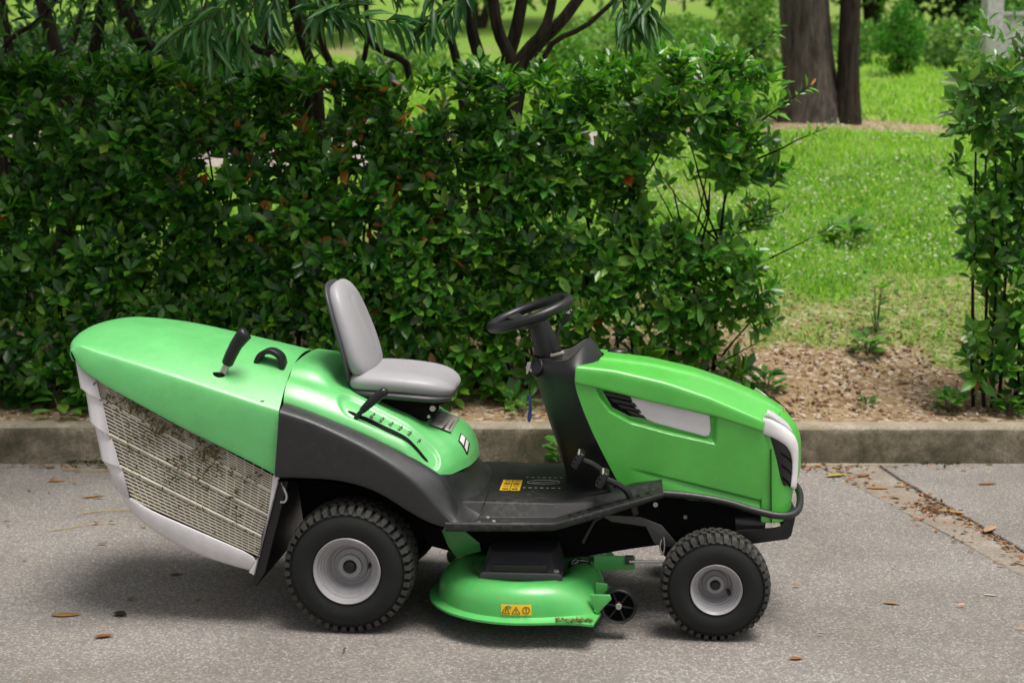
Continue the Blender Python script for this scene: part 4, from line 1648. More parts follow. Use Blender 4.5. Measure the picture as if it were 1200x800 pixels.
tube('printed_outline', ln, .0012, 'print_grey', foot, n=4)
for r, Y in enumerate((-.11, .055)):
    for j in range(7):
        box('printed_mark', (.585 + .021 * j, Y, .4448), (.009 + .004 * (j % 2), .008, .0006), 'print_grey', foot, bevel=0)
tube('printed_outline', [(.61, -.03, .4452), (.69, -.022, .4452)], .0010, 'print_grey', foot, n=4)
# pedals
for (dx, dy, dz) in ((0, 0, 0), (.085, -.095, -.045)):
    pd = tube('pedal', [(.905 + dx - .005, -.27 + dy, .475 + dz * 1.2), (.875 + dx, -.27 + dy, .535 + dz), (.845 + dx, -.27 + dy, .563 + dz), (.815 + dx, -.27 + dy, .578 + dz), (.79 + dx, -.27 + dy, .585 + dz)], [.0125, .012, .0115, .011, .010], 'black', T, n=8, spline=4)
    rt = Matrix.Rotation(R(28), 3, 'Y')
    box('pedal_pad', (.786 + dx, -.27 + dy, .587 + dz), (.020, .085, .062), 'black', pd, rot=rt, bevel=.006)
    for q in range(4):
        p = rt @ Vector((-.0115, 0, -.023 + .0153 * q))
        box('pad_rib', (.786 + dx + p.x, -.27 + dy, .587 + dz + p.z), (.007, .078, .007), 'label_grey' if q == 3 else 'black', pd, rot=rt, bevel=.001)

# ---------------------------------------------------------------- dashboard column
XR = ([.45, .552, .679, .774, .837, .885], [.752, .706, .658, .633, .611, .597])
XF = ([.44, .481, .592, .683, .758, .823, .877, .90], [.95, .934, .879, .834, .801, .777, .765, .767])
secs = []
for z in (.44, .47, .552, .64, .72, .79, .85, .885):
    xr, xf = interp(z, *XR), interp(z, *XF)
    fl = max(0, (.49 - z) / .05)
    row = [(xr - .05 * fl, 0), (xr + .018, .085 + .02 * fl), (xr + (xf - xr) * .35, .150), (xr + (xf - xr) * .75, .205), (xf + .008, .243)]
    zt = lambda X: z if z < .88 else z + max(0, X - .70) * .12
    near = [(x, -y, zt(x)) for x, y in reversed(row)]
    front = [(xf + .04, -.22, zt(xf) + (.01 if z > .88 else 0)), (xf + .08, -.13, zt(xf) + (.022 if z > .88 else 0)), (xf + .115, 0, zt(xf) + (.028 if z > .88 else 0))]
    loop = near + [(x, -y, zz) for x, y, zz in reversed(near[:-1])] + [(x, -y, zz) for x, y, zz in front] + [(x, y, zz) for x, y, zz in reversed(front[:-1])]
    secs.append(loop)
lipn = [(.745, -.195, .918), (.715, -.175, .915), (.665, -.140, .911), (.618, -.080, .908), (.600, 0, .906)]
lipf = [(.775, -.165, .945), (.808, -.10, .975), (.822, 0, .984)]
lipl = lipn + [(x, -y, z) for x, y, z in reversed(lipn[:-1])] + [(x, -y, z) for x, y, z in lipf] + [(x, y, z) for x, y, z in reversed(lipf[:-1])]
secs.append(lipl)
c0 = Vector((.71, 0, .93))
inn = [tuple(Vector(p).lerp(c0, .06) + Vector((0, 0, .002))) for p in lipl]
secs.append(inn)
dash = loft('dashboard_column', secs, 'dash', T, closed_v=True, sub=2)
mesh('dashboard_top', [tuple(Vector(p).lerp(c0, .05) + Vector((0, 0, -.004))) for p in lipl] + [tuple(Vector(p).lerp(c0, .5) + Vector((0, 0, -.014))) for p in lipl] + [(.71, 0, .912)],
     grid_faces(2, len(lipl), True) + [(len(lipl) + j, len(lipl) + (j + 1) % len(lipl), 2 * len(lipl)) for j in range(len(lipl))], 'dashtop', dash, sub=1)
lathe('column_boot', [(.050, -.015), (.049, .0), (.045, .05), (.040, .11), (.038, .125)], (0, 0, 0), 'dash', dash, n=28, axis='Z').matrix_local = frame_matrix((.668, 0, .915), (.94, 0, .335), (0, 1, 0))
box('lever_gate', (.70, -.075, .928), (.05, .035, .012), 'label_grey', dash, rot=Matrix.Rotation(R(-15), 3, 'Y'), bevel=.004)
box('lever_gate_slot', (.698, -.077, .934), (.032, .016, .006), 'void', dash, rot=Matrix.Rotation(R(-15), 3, 'Y'), bevel=0)
thr = tube('throttle_lever', [(.698, -.06, .93), (.697, -.06, .965), (.702, -.06, 1.0), (.718, -.06, 1.035)], .0052, 'dark_steel', T, n=10, spline=3)
tube('grip', [(.714, -.06, 1.028), (.722, -.06, 1.043), (.738, -.06, 1.066), (.750, -.06, 1.083), (.755, -.06, 1.088)], [.007, .0115, .0145, .014, .007], 'black', thr, n=14, sub=1)
text_part('numeral', '4Z', .014, 'label_white', thr, frame_matrix((.738, -.073, 1.078), (.6, 0, .2), (0, .4, 1)))
# ignition with key and strap
lathe('ignition_switch', [(.001, .004), (.022, .004), (.027, .009), (.031, .006), (.033, -.012)], (0, 0, 0), 'black', dash, n=24, axis='Z').matrix_local = frame_matrix((.629, -.108, .884), (.78, -.62, 0), Vector((-.55, -.70, .45)).cross(Vector((.78, -.62, 0))))
key = prism('ignition_key', [(.596, .905), (.610, .905), (.606, .885), (.598, .862), (.592, .862), (.592, .885)], -.128, -.125, 'steel', T, bevel=.0008)
tube('strap', [(.603, -.128, .872), (.606, -.130, .83), (.604, -.130, .79), (.605, -.130, .745), (.600, -.130, .712)], .0018, 'label_black', key, n=5)
strp = [(.603, -.131, .79), (.605, -.131, .745), (.600, -.131, .70), (.606, -.131, .695), (.610, -.131, .745), (.606, -.131, .788)]
tube('strap_loop', strp, .0032, 'blue', key, n=6, spline=3)

# steering wheel
sw = empty('steering_wheel', (.598, 0, 1.066))
sw.parent = T
sw.rotation_euler = (R(3.2), R(-19.5), 0)
vs_, fs = [], []
for i in range(64):
    a = 2 * math.pi * i / 64
    for j in range(14):
        b = 2 * math.pi * j / 14
        r = .150 + .0185 * math.cos(b)
        vs_.append((r * math.cos(a), r * math.sin(a), .0185 * math.sin(b) * 1.0))
mesh('rim', vs_, grid_faces(64, 14, True, True), 'black', sw, smooth=180)
lathe('hub', [(.001, -.008), (.045, -.008), (.052, -.014), (.046, -.045), (.03, -.05)], (0, 0, 0), 'black', sw, n=28, axis='Z', smooth=60)
for a in (R(5), R(125), R(-115)):
    d = Vector((math.cos(a), math.sin(a), 0))
    s = Vector((-math.sin(a), math.cos(a), 0))
    secs = [[d * r + s * w * q + Vector((0, 0, z + h)) for q, h in ((-1, -.006), (-1, .006), (1, .006), (1, -.006))] for r, w, z in ((.03, .026, -.022), (.09, .022, -.018), (.145, .030, -.002))]
    loft('spoke', secs, 'black', sw, closed_v=True, caps=True, bevel=.003)
for s in (-1, 1):
    lathe('spoke_screw', [(.001, .003), (.006, .003), (.006, 0)], (-.03, s * .03, -.008), 'steel', sw, n=10, axis='Z')

# ---------------------------------------------------------------- hood
SEX = [.765, .848, 1.025, 1.254, 1.416, 1.46]
SEZ = [.856, .839, .794, .746, .695, .680]
CRX = [.765, .773, .906, 1.083, 1.231, 1.414, 1.45]
CRZ = [.910, .910, .897, .857, .808, .731, .712]
CEX = [.86, .88, 1.03, 1.187, 1.312, 1.46, 1.54]
CEZ = [.915, .914, .899, .866, .825, .762, .705]
BOX_ = [.93, 1.118, 1.30, 1.417, 1.456]
BOZ = [.478, .452, .430, .394, .364]
REC = [(.842, .836), (1.262, .738), (1.256, .645), (1.10, .678), (.965, .714), (.895, .752), (.858, .800)]


def poly_sd(poly, x, z):
    d = 1e9
    ins = False
    n = len(poly)
    for i in range(n):
        x0, z0 = poly[i]
        x1, z1 = poly[(i + 1) % n]
        ex, ez = x1 - x0, z1 - z0
        t = max(0, min(1, ((x - x0) * ex + (z - z0) * ez) / (ex * ex + ez * ez)))
        d = min(d, math.hypot(x - x0 - t * ex, z - z0 - t * ez))
        if (z0 > z) != (z1 > z) and x < x0 + (z - z0) / (z1 - z0) * ex:
            ins = not ins
    return d if ins else -d


def side_y(x, z):
    y = .245
    t = (z - .38) / .45
    y -= .010 * (1 - t) ** 2
    # lower crease
    zc = interp(x, [.96, 1.457], [.556, .437])
    dz = z - zc
    fade = max(0, min(1, (x - .96) / .22))
    if dz < 0:
        y -= fade * .014 * math.exp(dz / .03) * min(1, -dz / .008)
        y += fade * .010 * max(0, min(1, -dz / .06))
        y -= fade * 0.0
    # recess for vent and badge
    sd = poly_sd(REC, x, z)
    y -= .020 * max(0, min(1, (sd + .004) / .014))
    if x > 1.35:
        y -= .10 * (x - 1.35) ** 2 * 5
    return y


for s in (-1, 1):
    nu, nv = 120, 130
    vs_ = []
    for i in range(nu):
        u = i / (nu - 1)
        for j in range(nv):
            v = j / (nv - 1)
            # rear edge and front seam as functions of the height fraction
            zr = .478 + (.858 - .478) * v
            xr = interp(zr, *XF)
            xf = interp(v, [0, .75, 1], [1.457, 1.449, 1.418])
            x = xr + (xf - xr) * u
            zb, zt_ = interp(x, BOX_, BOZ), interp(x, SEX, SEZ)
            z = zb + (zt_ - zb) * v
            vs_.append((x, s * side_y(x, z), z))
    mesh('hood_side', vs_, grid_faces(nu, nv), 'green_hood', T, smooth=180)
    # badge
    bd = prism('side_badge', [(.956, .806), (1.236, .750), (1.241, .690), (1.236, .671), (1.222, .668), (1.05, .712), (1.012, .728), (.985, .754)], s * .236, s * .222, 'white', T, bevel=.004)
    # louvres
    for k in range(4):
        za, zb = .822 - .0215 * k, .805 - .0205 * k
        x0 = .868 + .018 * k + .003 * k * k
        x1 = .962 + .016 * k
        sl = prism('vent_slat', [(x0, za), (x1, za - .018), (x1 + .010, zb - .018), (x0 + .012, zb)], s * .238, s * .224, 'black', T, bevel=.003)
    prism('vent_backing', [(.864, .826), (.975, .808), (1.03, .725), (.96, .735), (.90, .765)], s * .2275, s * .2225, 'void', T, bevel=0)

secs = []
NU = 34
for i in range(NU):
    u = i / (NU - 1)
    row = []
    for (Y, f) in ((-.2495, 0), (-.2495, .12), (-.2475, .55), (-.2462, .90), (-.2405, .982), (-.229, 1.0), (-.16, 1), (-.105, 1), (-.090, 1), (-.080, 1), (-.06, 1), (0, 1)):
        a = abs(Y)
        w = (a / .2495) ** 2
        xr = .868 + (.768 - .868) * w ** .8
        xf = 1.515 + (1.422 - 1.515) * w
        x = xr + (xf - xr) * u
        if f < 1:
            zs, zc = interp(x, SEX, SEZ) - .002, interp(x, CRX, CRZ)
            z = zs + (zc - zs) * f
        else:
            zc = interp(x, CRX, CRZ)
            ze = max(interp(x, CEX, CEZ), zc + .004 if x < 1.42 else 0)
            q = min(1, a / .236)
            zz = ze - .008
            z = zc + (zz - zc) * (1 - q ** 2.0)
            if a < .085:
                z += .010
        row.append((x, Y, z))
    secs.append(mirror(row))
hood = loft('hood_top', secs, 'green_hood', T, sub=1, solid=-.003)
tag(hood, 'sloping bright green upper hood')
lathe('fuel_cap', [(.001, .018), (.032, .018), (.037, .013), (.037, .0)], (.915, .12, .903), 'black', T, n=24, axis='Z', smooth=40)


# nose
def nose(phi, z, off=0.0):
    a = R(phi)
    g = 1.0
    if z > .62:
        g = max(.0, 1 - ((z - .62) / .165) ** 2)
    if z < .50:
        g = 1 - .10 * ((.50 - z) / .13)
    c = max(0.0, math.cos(a)) ** .62
    X = 1.418 + (.162 * g + off) * c
    Y = (.236 + off) * math.sin(a)
    if z < .47:
        Y *= 1 + .02 * (.47 - z) / .1
    return (X, Y, z)


ph = [-90, -86, -80, -72, -62, -50, -36, -20, 0]
ph = ph + [-p for p in reversed(ph[:-1])]
zs_ = [.366, .374, .40, .43, .46, .50, .55, .60, .64, .67, .69, .705, .72, .735]
secs = []
for z in zs_:
    row = []
    for p in ph:
        q = nose(p, z)
        if z < .47 and abs(p) < 40:                    # opening under the nose
            q = (q[0] - .02, q[1], max(z, .40))
        row.append(q)
    secs.append(row)
fas = loft('hood_nose', secs, 'green_hood', T, sub=1, solid=.003)


def ribbon(name, rows, mat, parent, off, thick=.006, ncol=5, sub=1, per=3):
    rr = []
    for i in range(len(rows) - 1):
        for k in range(per):
            t = k / per
            rr.append([tuple(a + (b - a) * t for a, b in zip(rows[i][e], rows[i + 1][e])) for e in (0, 1)])
    rr.append(rows[-1])
    secs = []
    for (pa, za), (pb, zb) in rr:
        secs.append([nose(pa + (pb - pa) * j / (ncol - 1), za + (zb - za) * j / (ncol - 1), off + (0 if 0 < j < ncol - 1 else -.004)) for j in range(ncol)])
    return loft(name, secs, mat, parent, sub=sub, solid=thick)


for s in (-1, 1):
    fr = ribbon('headlight_frame', [[(s * 94, .742), (s * 94, .686)], [(s * 80, .734), (s * 84, .666)], [(s * 62, .708), (s * 71, .638)], [(s * 50, .672), (s * 63.5, .608)], [(s * 46, .628), (s * 60, .578)], [(s * 46, .55), (s * 60, .535)], [(s * 48, .470), (s * 62, .486)]], 'white', T, .010)
    ribbon('headlight_lens', [[(s * 88, .752), (s * 91, .740)], [(s * 74, .768), (s * 79, .732)], [(s * 58, .760), (s * 63, .706)], [(s * 46, .722), (s * 50, .670)]], 'lens', T, .007)
    gr = ribbon('corner_grille', [[(s * 87, .676), (s * 84, .668)], [(s * 84, .62), (s * 67, .640)], [(s * 80, .565), (s * 58, .60)], [(s * 77, .525), (s * 58, .55)], [(s * 72, .494), (s * 58, .496)]], 'black', T, .004)
    for k in range(3):
        z0 = .610 - .042 * k
        ribbon('grille_slot', [[(s * (78 - k), z0 + .012), (s * (76.5 - k), z0 - .004)], [(s * 68, z0 - .005), (s * 68, z0 - .022)], [(s * 61.5, z0 - .022), (s * 61.5, z0 - .040)]], 'void', gr, .0055, thick=.001)
# small dark intake on top of the nose
mesh('nose_intake', [(1.455, .02, .7735), (1.50, .045, .748), (1.535, .06, .716), (1.553, .065, .690), (1.548, .10, .690), (1.525, .095, .722), (1.49, .08, .752), (1.455, .03, .7735)], [tuple(range(8))], 'void', T)
prism('front_seam', [(1.4480, .628), (1.4495, .628), (1.4570, .366), (1.4555, .366)], -.2468, -.20, 'void', T, bevel=0)

# ---------------------------------------------------------------- bumper
bp = [(.975, -.268, .476), (1.073, -.268, .471), (1.176, -.268, .464), (1.294, -.268, .445), (1.382, -.268, .420), (1.46, -.268, .402), (1.512, -.255, .398), (1.545, -.222, .405), (1.562, -.165, .418), (1.572, -.08, .430), (1.575, 0, .432)]
tube('bumper_bar', mirror(bp), .0128, 'fender', T, n=14, spline=4)
for s in (-1, 1):
    prism('bumper_bracket', [(1.30, .305), (1.34, .335), (1.47, .345), (1.492, .352), (1.503, .372), (1.508, .40), (1.545, .405), (1.528, .318), (1.515, .305), (1.405, .287), (1.30, .275)], s * .226, s * .216, 'black', T, bevel=.003)
prism('bumper_plate', [(1.508, .40), (1.545, .405), (1.528, .318), (1.515, .31), (1.505, .318)], -.216, .216, 'black', T, bevel=.003)

# ---------------------------------------------------------------- wheels


def wheel(name, x, yo, width, Rt, rim_r, s, nl, label):
    """yo: |y| of the outer face; s: -1 near, +1 far"""
    w = empty(name, (x, s * yo, Rt - .004))
    w.parent = T
    w.rotation_euler = (0, random.uniform(0, 6), 0)
    d = -s       # inward
    H = width
    prof = [(rim_r * .98, .022), (rim_r * 1.04, .010), (rim_r * 1.12, .004), (rim_r + (Rt - rim_r) * .35, -.002), (rim_r + (Rt - rim_r) * .52, .001), (Rt * .855, .010), (Rt * .862, .011), (Rt * .875, .013), (Rt * .905, .026), (Rt * .93, .042), (Rt * .938, H * .3), (Rt * .942, H * .5)]
    prof = prof + [(r, H - h) for r, h in reversed(prof[:-1])]
    ty = lathe('tyre', [(r, d * h) for r, h in prof], (0, 0, 0), 'rubber', w, n=72, smooth=50)
    lugs = []
    for k in range(nl):
        a0 = 2 * math.pi * k / nl
        da = 2 * math.pi / nl
        for row, (h0, h1, ph_, tw) in enumerate(((.016, .060, 0, .0), (.066, .104, .5, .16), (H - .104, H - .066, 0, -.16), (H - .060, H - .016, .5, 0.))):
            if row in (1, 2) and H < .19:
                sc = (H / 2 - .004)
                h0, h1 = ((.052, sc) if row == 1 else (H - sc, H - .052))
            if H < .19 and row in (0, 3):
                h0, h1 = ((.014, .048) if row == 0 else (H - .048, H - .014))
            a = a0 + ph_ * da
            wd = da * (.62 if row in (0, 3) else .74)
            vs_ = []
            for hh, ee in ((h0, -1), (h1, 1)):
                for qa in (-.5, .5):
                    for lev in (0, 1):
                        sh = 1.0 if not (row in (0, 3)) else (0 if (row == 0) == (ee == -1) else 1)
                        r1 = Rt * (1.0 if sh else .962) * (1 - .006 * (row in (0, 3)))
                        r0 = Rt * (.930 if sh else .875)
                        rr = r1 if lev else r0
                        aa = a + qa * wd * (1 if not lev else .86) + tw * da * ee
                        vs_.append((rr * math.cos(aa), d * hh, rr * math.sin(aa)))
            lugs.append((vs_, [(0, 2, 3, 1), (4, 5, 7, 6), (0, 1, 5, 4), (2, 6, 7, 3), (1, 3, 7, 5), (0, 4, 6, 2)]))
        # sidewall lug bars
        for e in (0, 1):
            vs_ = []
            for rr, hh in ((Rt * .875, .011), (Rt * .965, .020)):
                for qa in (-.5, .5):
                    for lev in (0, 1):
                        hv = hh + (0.010 if lev == 0 else -.005)
                        aa = a0 + (.5 if e else 0) * da + qa * da * (.46 if rr < Rt * .9 else .62)
                        vs_.append((rr * math.cos(aa), d * (hv if e == 0 else H - hv), rr * math.sin(aa)))
            lugs.append((vs_, [(0, 2, 3, 1), (4, 5, 7, 6), (0, 1, 5, 4), (2, 6, 7, 3), (1, 3, 7, 5), (0, 4, 6, 2)]))
    v, f = merge(lugs)
    mesh('tread', v, f, 'tread', ty, smooth=0)
    lathe('bead_ring', [(Rt * .852, d * .0095), (Rt * .858, d * .0062), (Rt * .866, d * .0095)], (0, 0, 0), 'rubber', ty, n=72)
    rp = [(.004, .064), (rim_r * .20, .064), (rim_r * .22, .060), (rim_r * .36, .062), (rim_r * .38, .074), (rim_r * .52, .080), (rim_r * .55, .086), (rim_r * .62, .086), (rim_r * .655, .078), (rim_r * .675, .060), (rim_r * .70, .056), (rim_r * .72, .046), (rim_r * .76, .044), (rim_r * .785, .034),
          (rim_r * .83, .032), (rim_r * .855, .022), (rim_r * .91, .020), (rim_r * .935, .008), (rim_r * .985, .004), (rim_r * 1.02, .001), (rim_r * 1.045, .004), (rim_r * 1.04, .02)]
    rm = lathe('rim', [(r, d * h) for r, h in rp], (0, 0, 0), 'rim', w, n=64, smooth=24)
    lathe('hub_cap', [(.001, d * .048), (rim_r * .16, d * .050), (rim_r * .195, d * .055), (rim_r * .20, d * .066)], (0, 0, 0), 'black', w, n=28, smooth=50)
    vv = tube('valve', [(rim_r * .60, d * .082, 0), (rim_r * .62, d * .055, 0), (rim_r * .63, d * .040, 0)], .0055, 'black', w, n=10)
    lathe('inner_drum', [(.001, d * (H - .02)), (rim_r, d * (H - .02)), (rim_r, d * (H - .01))], (0, 0, 0), 'void', w, n=24)
    if s < 0:
        w.rotation_euler = (0, label, 0)
    return w


wheel('rear_wheel', .0, .462, .215, .228, .112, -1, 44, R(-4))
wheel('rear_wheel', .0, .462, .215, .228, .112, 1, 44, 0)
wheel('front_wheel', 1.257, .442, .155, .187, .084, -1, 40, R(28))
wheel('front_wheel', 1.257, .442, .155, .187, .084, 1, 40, 0)

# ---------------------------------------------------------------- chassis below
ch = prism('chassis_frame', [(-.23, .50), (-.20, .25), (.12, .25), (.20, .33), (1.0, .33), (1.08, .30), (1.42, .29), (1.42, .38), (1.30, .44), (.95, .46), (.3, .40), (-.1, .52)], -.20, .20, 'void', T, bevel=.006)
tube('rear_axle', [(0, -.40, .222), (0, .40, .222)], .035, 'void', T, n=12)
tube('front_axle', [(1.257, -.36, .185), (1.25, -.25, .215), (1.25, 0, .265), (1.25, .25, .215), (1.257, .36, .185)], .024, 'void', T, n=10)
box('engine', (1.13, 0, .46), (.50, .36, .20), 'void', T, bevel=.02)
box('battery_plate', (1.375, -.15, .405), (.085, .012, .055), 'label_grey', T, bevel=.002)
lathe('muffler', [(.001, -.055), (.030, -.055), (.034, -.048), (.034, .05), (.001, .055)], (0, 0, 0), 'dark_steel', T, n=20, axis='Z', smooth=50).matrix_local = frame_matrix((1.385, -.175, .352), (0, 0, 1), (0, 1, 0))
prism('skid_plate', [(.86, .400), (1.0, .395), (1.075, .365), (1.13, .300), (1.125, .285), (1.05, .30), (1.02, .36), (.90, .375)], -.30, -.292, 'dark_steel', T, bevel=.002)
tube('clip_pin', smooth_path([(1.075, -.305, .318), (1.07, -.305, .29), (1.078, -.305, .262), (1.085, -.305, .29), (1.083, -.305, .325)], 4), .0028, 'steel', T, n=6)
tube('lift_rod', [(.80, -.22, .275), (.84, -.22, .355), (.90, -.22, .395)], .006, 'dark_steel', T, n=8)
lathe('frame_bolt', [(.001, -.006), (.009, -.006), (.009, 0)], (1.055, -.20, .415), 'steel', T, n=8)
lathe('frame_bolt', [(.001, -.006), (.007, -.006), (.007, 0)], (1.16, -.20, .372), 'steel', T, n=8)

# ---------------------------------------------------------------- cutting deck
dk = empty('mower_deck', (0, 0, 0))
dk.parent = T
prof = [(.05, .150), (.115, .150), (.145, .156), (.170, .180), (.195, .196), (.225, .200), (.255, .192), (.280, .170), (.292, .140), (.295, .112), (.2965, .101), (.300, .0985), (.324, .095), (.3265, .0935), (.3265, .086), (.324, .0855)]
for cy in (-.24, .24):
    cx = .585
    vs_ = []
    NA = 72
    for r, h in prof:
        for j in range(NA):
            a = 2 * math.pi * j / NA
            ca, sa = math.cos(a), math.sin(a)
            x, y = r * ca, r * sa
            s = -1 if cy < 0 else 1
            # the front outer quarter opens into a straight skirt
            if ca > 0 and y * s > 0 and r > .28:
                m = min(1, max(0, ca / .75))
                y = y + (s * math.sqrt(max(r * r, 0)) - y) * m * min(1, (r - .28) / .03) * .96
                x = min(x * 1.0, .262)
            vs_.append((cx + x, cy + y, h + .004 * (cy > 0)))
    sh = mesh('deck_shell', vs_, grid_faces(len(prof), NA, True), 'green_deck', dk, smooth=32)
    lathe('spindle_plate', [(.001, .158), (.09, .158), (.118, .152)], (cx, cy, 0), 'green_deck', dk, n=32, axis='Z')
prism('underside_dark_fill', [(.20, .40), (.24, .24), (.36, .21), (.80, .21), (.98, .245), (1.20, .28), (1.22, .42), (1.02, .42)], -.17, -.165, 'void', T, bevel=0)  # added black sheet standing in for the deep shade under the footboard
# middle bridge
mesh('deck_bridge', [(x, y, z) for x, z in ((.30, .10), (.33, .175), (.60, .185), (.84, .175), (.875, .10)) for y in (-.12, .12)], grid_faces(5, 2), 'green_deck', dk, solid=.004)
# belt cover
bc = prism('belt_cover', [(.448, .192), (.452, .214), (.462, .222), (.724, .222), (.736, .214), (.738, .192)], -.425, -.20, 'shell', dk, bevel=.008)
tp = [(.47, -.405), (.71, -.405), (.735, -.30), (.735, -.20), (.46, -.20), (.455, -.30)]
vs_ = [(x, y, .218) for x, y in tp] + [(x * .86 + .595 * .14, y * .8 - .29 * .2 + .045, .272) for x, y in tp]
mesh('belt_cover_dome', vs_, [(0, 1, 7, 6), (1, 2, 8, 7), (2, 3, 9, 8), (3, 4, 10, 9), (4, 5, 11, 10), (5, 0, 6, 11), (6, 7, 8, 9, 10, 11)], 'shell', bc, bevel=.006)
box('cover_face', (.59, -.409, .234), (.185, .012, .026), 'black', bc, bevel=.003)
lathe('cover_screw', [(.001, .006), (.010, .006), (.011, 0)], (.715, -.40, .222), 'label_grey', bc, n=12, axis='Z')
# decals: drawn along the rounded skirt


def skirt_pt(deg, h, off=.0018):
    r = interp(h, [.112, .140, .170, .192, .200], [.295, .292, .280, .255, .225]) + off
    a = R(deg)
    return Vector((.585 + r * math.cos(a), -.24 + r * math.sin(a), h))


dec = loft('warning_decal', [[skirt_pt(d, h) for h in (.110, .122, .134, .146)] for d in np.linspace(-99.5, -79.5, 9)], 'yellow', dk, smooth=180)


def decal_line(pts, closed=True):
    P = [skirt_pt(d, h, .0028) for d, h in pts]
    if closed:
        P.append(P[0])
    tube('decal_symbol', P, .0011, 'label_black', dec, n=5)


for d0 in (-96.3, -89.6):
    decal_line([(d0 - 2.6, .116), (d0 + 2.6, .116), (d0, .139)])
    decal_line([(d0, .121), (d0, .130)], False)
decal_line([(-83 + 2.3 * math.cos(a), .128 + .0115 * math.sin(a)) for a in np.linspace(0, 5.6, 9)])
decal_line([(-83, .119), (-83, .137)], False)
P = [skirt_pt(-94.2 + 1.6 * math.cos(a), .139 + .003 * math.sin(a), .003) for a in np.linspace(0, 6.28, 9)]
tube('decal_leaf', P, .0016, 'print_green', dec, n=5)


def top_pt(x, y, off=.0022):
    r = math.hypot(x - .585, y + .24)
    return (x, y, interp(r, [.145, .170, .195, .225, .255, .280, .292], [.156, .180, .196, .200, .192, .170, .140]) + off)


sd2 = loft('deck_label', [[top_pt(x, y) for y in np.linspace(-.215, -.165, 4)] for x in np.linspace(.748, .828, 5)], 'label_black', dk, smooth=180)
tube('label_symbol', [top_pt(.772 + .013 * math.cos(a), -.19 + .015 * math.sin(a), .003) for a in np.linspace(0, 6.28, 9)], .0016, 'label_white', sd2, n=5)
tube('label_symbol', [top_pt(x, -.19, .003) for x in (.79, .80, .82)], .0016, 'label_white', sd2, n=5)
# side bracket, trim wheel, rust and clippings
prism('wheel_bracket', [(.83, .165), (.90, .165), (.905, .150), (.885, .128), (.86, .100), (.845, .12)], -.465, -.455, 'green_deck', dk, bevel=.002)
prism('wheel_bracket', [(.85, .185), (.89, .180), (.89, .12), (.85, .12)], -.39, -.382, 'green_deck', dk, bevel=.002)
prism('deck_arm', [(.84, .235), (.985, .235), (.985, .185), (.84, .180)], -.235, -.228, 'green_deck', dk, bevel=.002)
prism('deck_arm', [(.285, .315), (.35, .32), (.43, .255), (.435, .225), (.345, .20), (.315, .24)], -.182, -.175, 'green_deck', dk, bevel=.002)
box('arm_clevis', (.965, -.236, .222), (.03, .02, .03), 'dark_steel', dk, bevel=.002)
tube('link_rod', [(.965, -.245, .218), (1.16, -.245, .222)], .0055, 'steel', dk, n=8)
tw = empty('trim_wheel', (.929, -.425, .118))
tw.parent = dk
lathe('tyre', [(.050, .004), (.052, -.018), (.058, -.022), (.062, -.016), (.063, 0), (.062, .016), (.058, .022), (.050, .018)], (0, 0, 0), 'black', tw, n=40, smooth=40, close=True)
lathe('disc', [(.001, .006), (.052, .006)], (0, 0, 0), 'void', tw, n=32)
lathe('hub', [(.001, -.022), (.009, -.022), (.011, -.016), (.012, .006)], (0, 0, 0), 'label_grey', tw, n=20, smooth=40)
for k in range(6):
    a = k * math.pi / 3 + .12
    v, f = box_geo(.031, 0, 0, .046, .016, .006)
    o = mesh('spoke', v, f, 'rubber', tw, bevel=.0015)
    o.location = (0, -.006, 0)
    o.rotation_euler = (0, a, 0)
n = 150
P = np.array([(random.uniform(.72, .84), random.uniform(-.555, -.535), .1035) for _ in range(n)])
o = leaf_cloud('deck_clippings', P, unit(n) * [1, 1, .3], unit(n) + [0, 0, 1], rng.uniform(.006, .016, n), rng.uniform(.003, .006, n), leaf_palette(n, [(.30, .26, .10), (.12, .16, .04), (.25, .14, .06)]), 'dry', dk)
o['kind'] = 'stuff'

#SPLIT_SMALL
# ================================================================== SMALL THINGS ON THE GROUND
def flat_leaf(label, x, y, z, ang, length, col, wr=.34, curl=.25, name='fallen_leaf', group='fallen leaves on the asphalt'):
    me = bpy.data.meshes.new(name)
    vs_, fs = [], []
    for i in range(9):
        t = i / 8
        w = wr * .5 * math.sin(math.pi * t ** .9) ** .8 + .01
        for j in (-1, 0, 1):
            vs_.append((t - .5, j * w, .02 + curl * (abs(j) * w + .35 * (t - .5) ** 2)))
    fs = grid_faces(9, 3)
    me.from_pydata(vs_, [], fs)
    at = me.attributes.new('col', 'FLOAT_COLOR', 'POINT')
    at.data.foreach_set('color', np.tile(np.array([*col, 1.0]), (len(vs_), 1)).ravel())
    me.shade_smooth()
    me.materials.append(M['dry'])
    o = link(name, me)
    o.location = (x, y, z)
    o.rotation_euler = (0, 0, ang)
    o.scale = (length, length, length)
    md = o.modifiers.new('thickness', 'SOLIDIFY')
    md.thickness = .01
    tag(o, label, 'leaf', group)
    return o


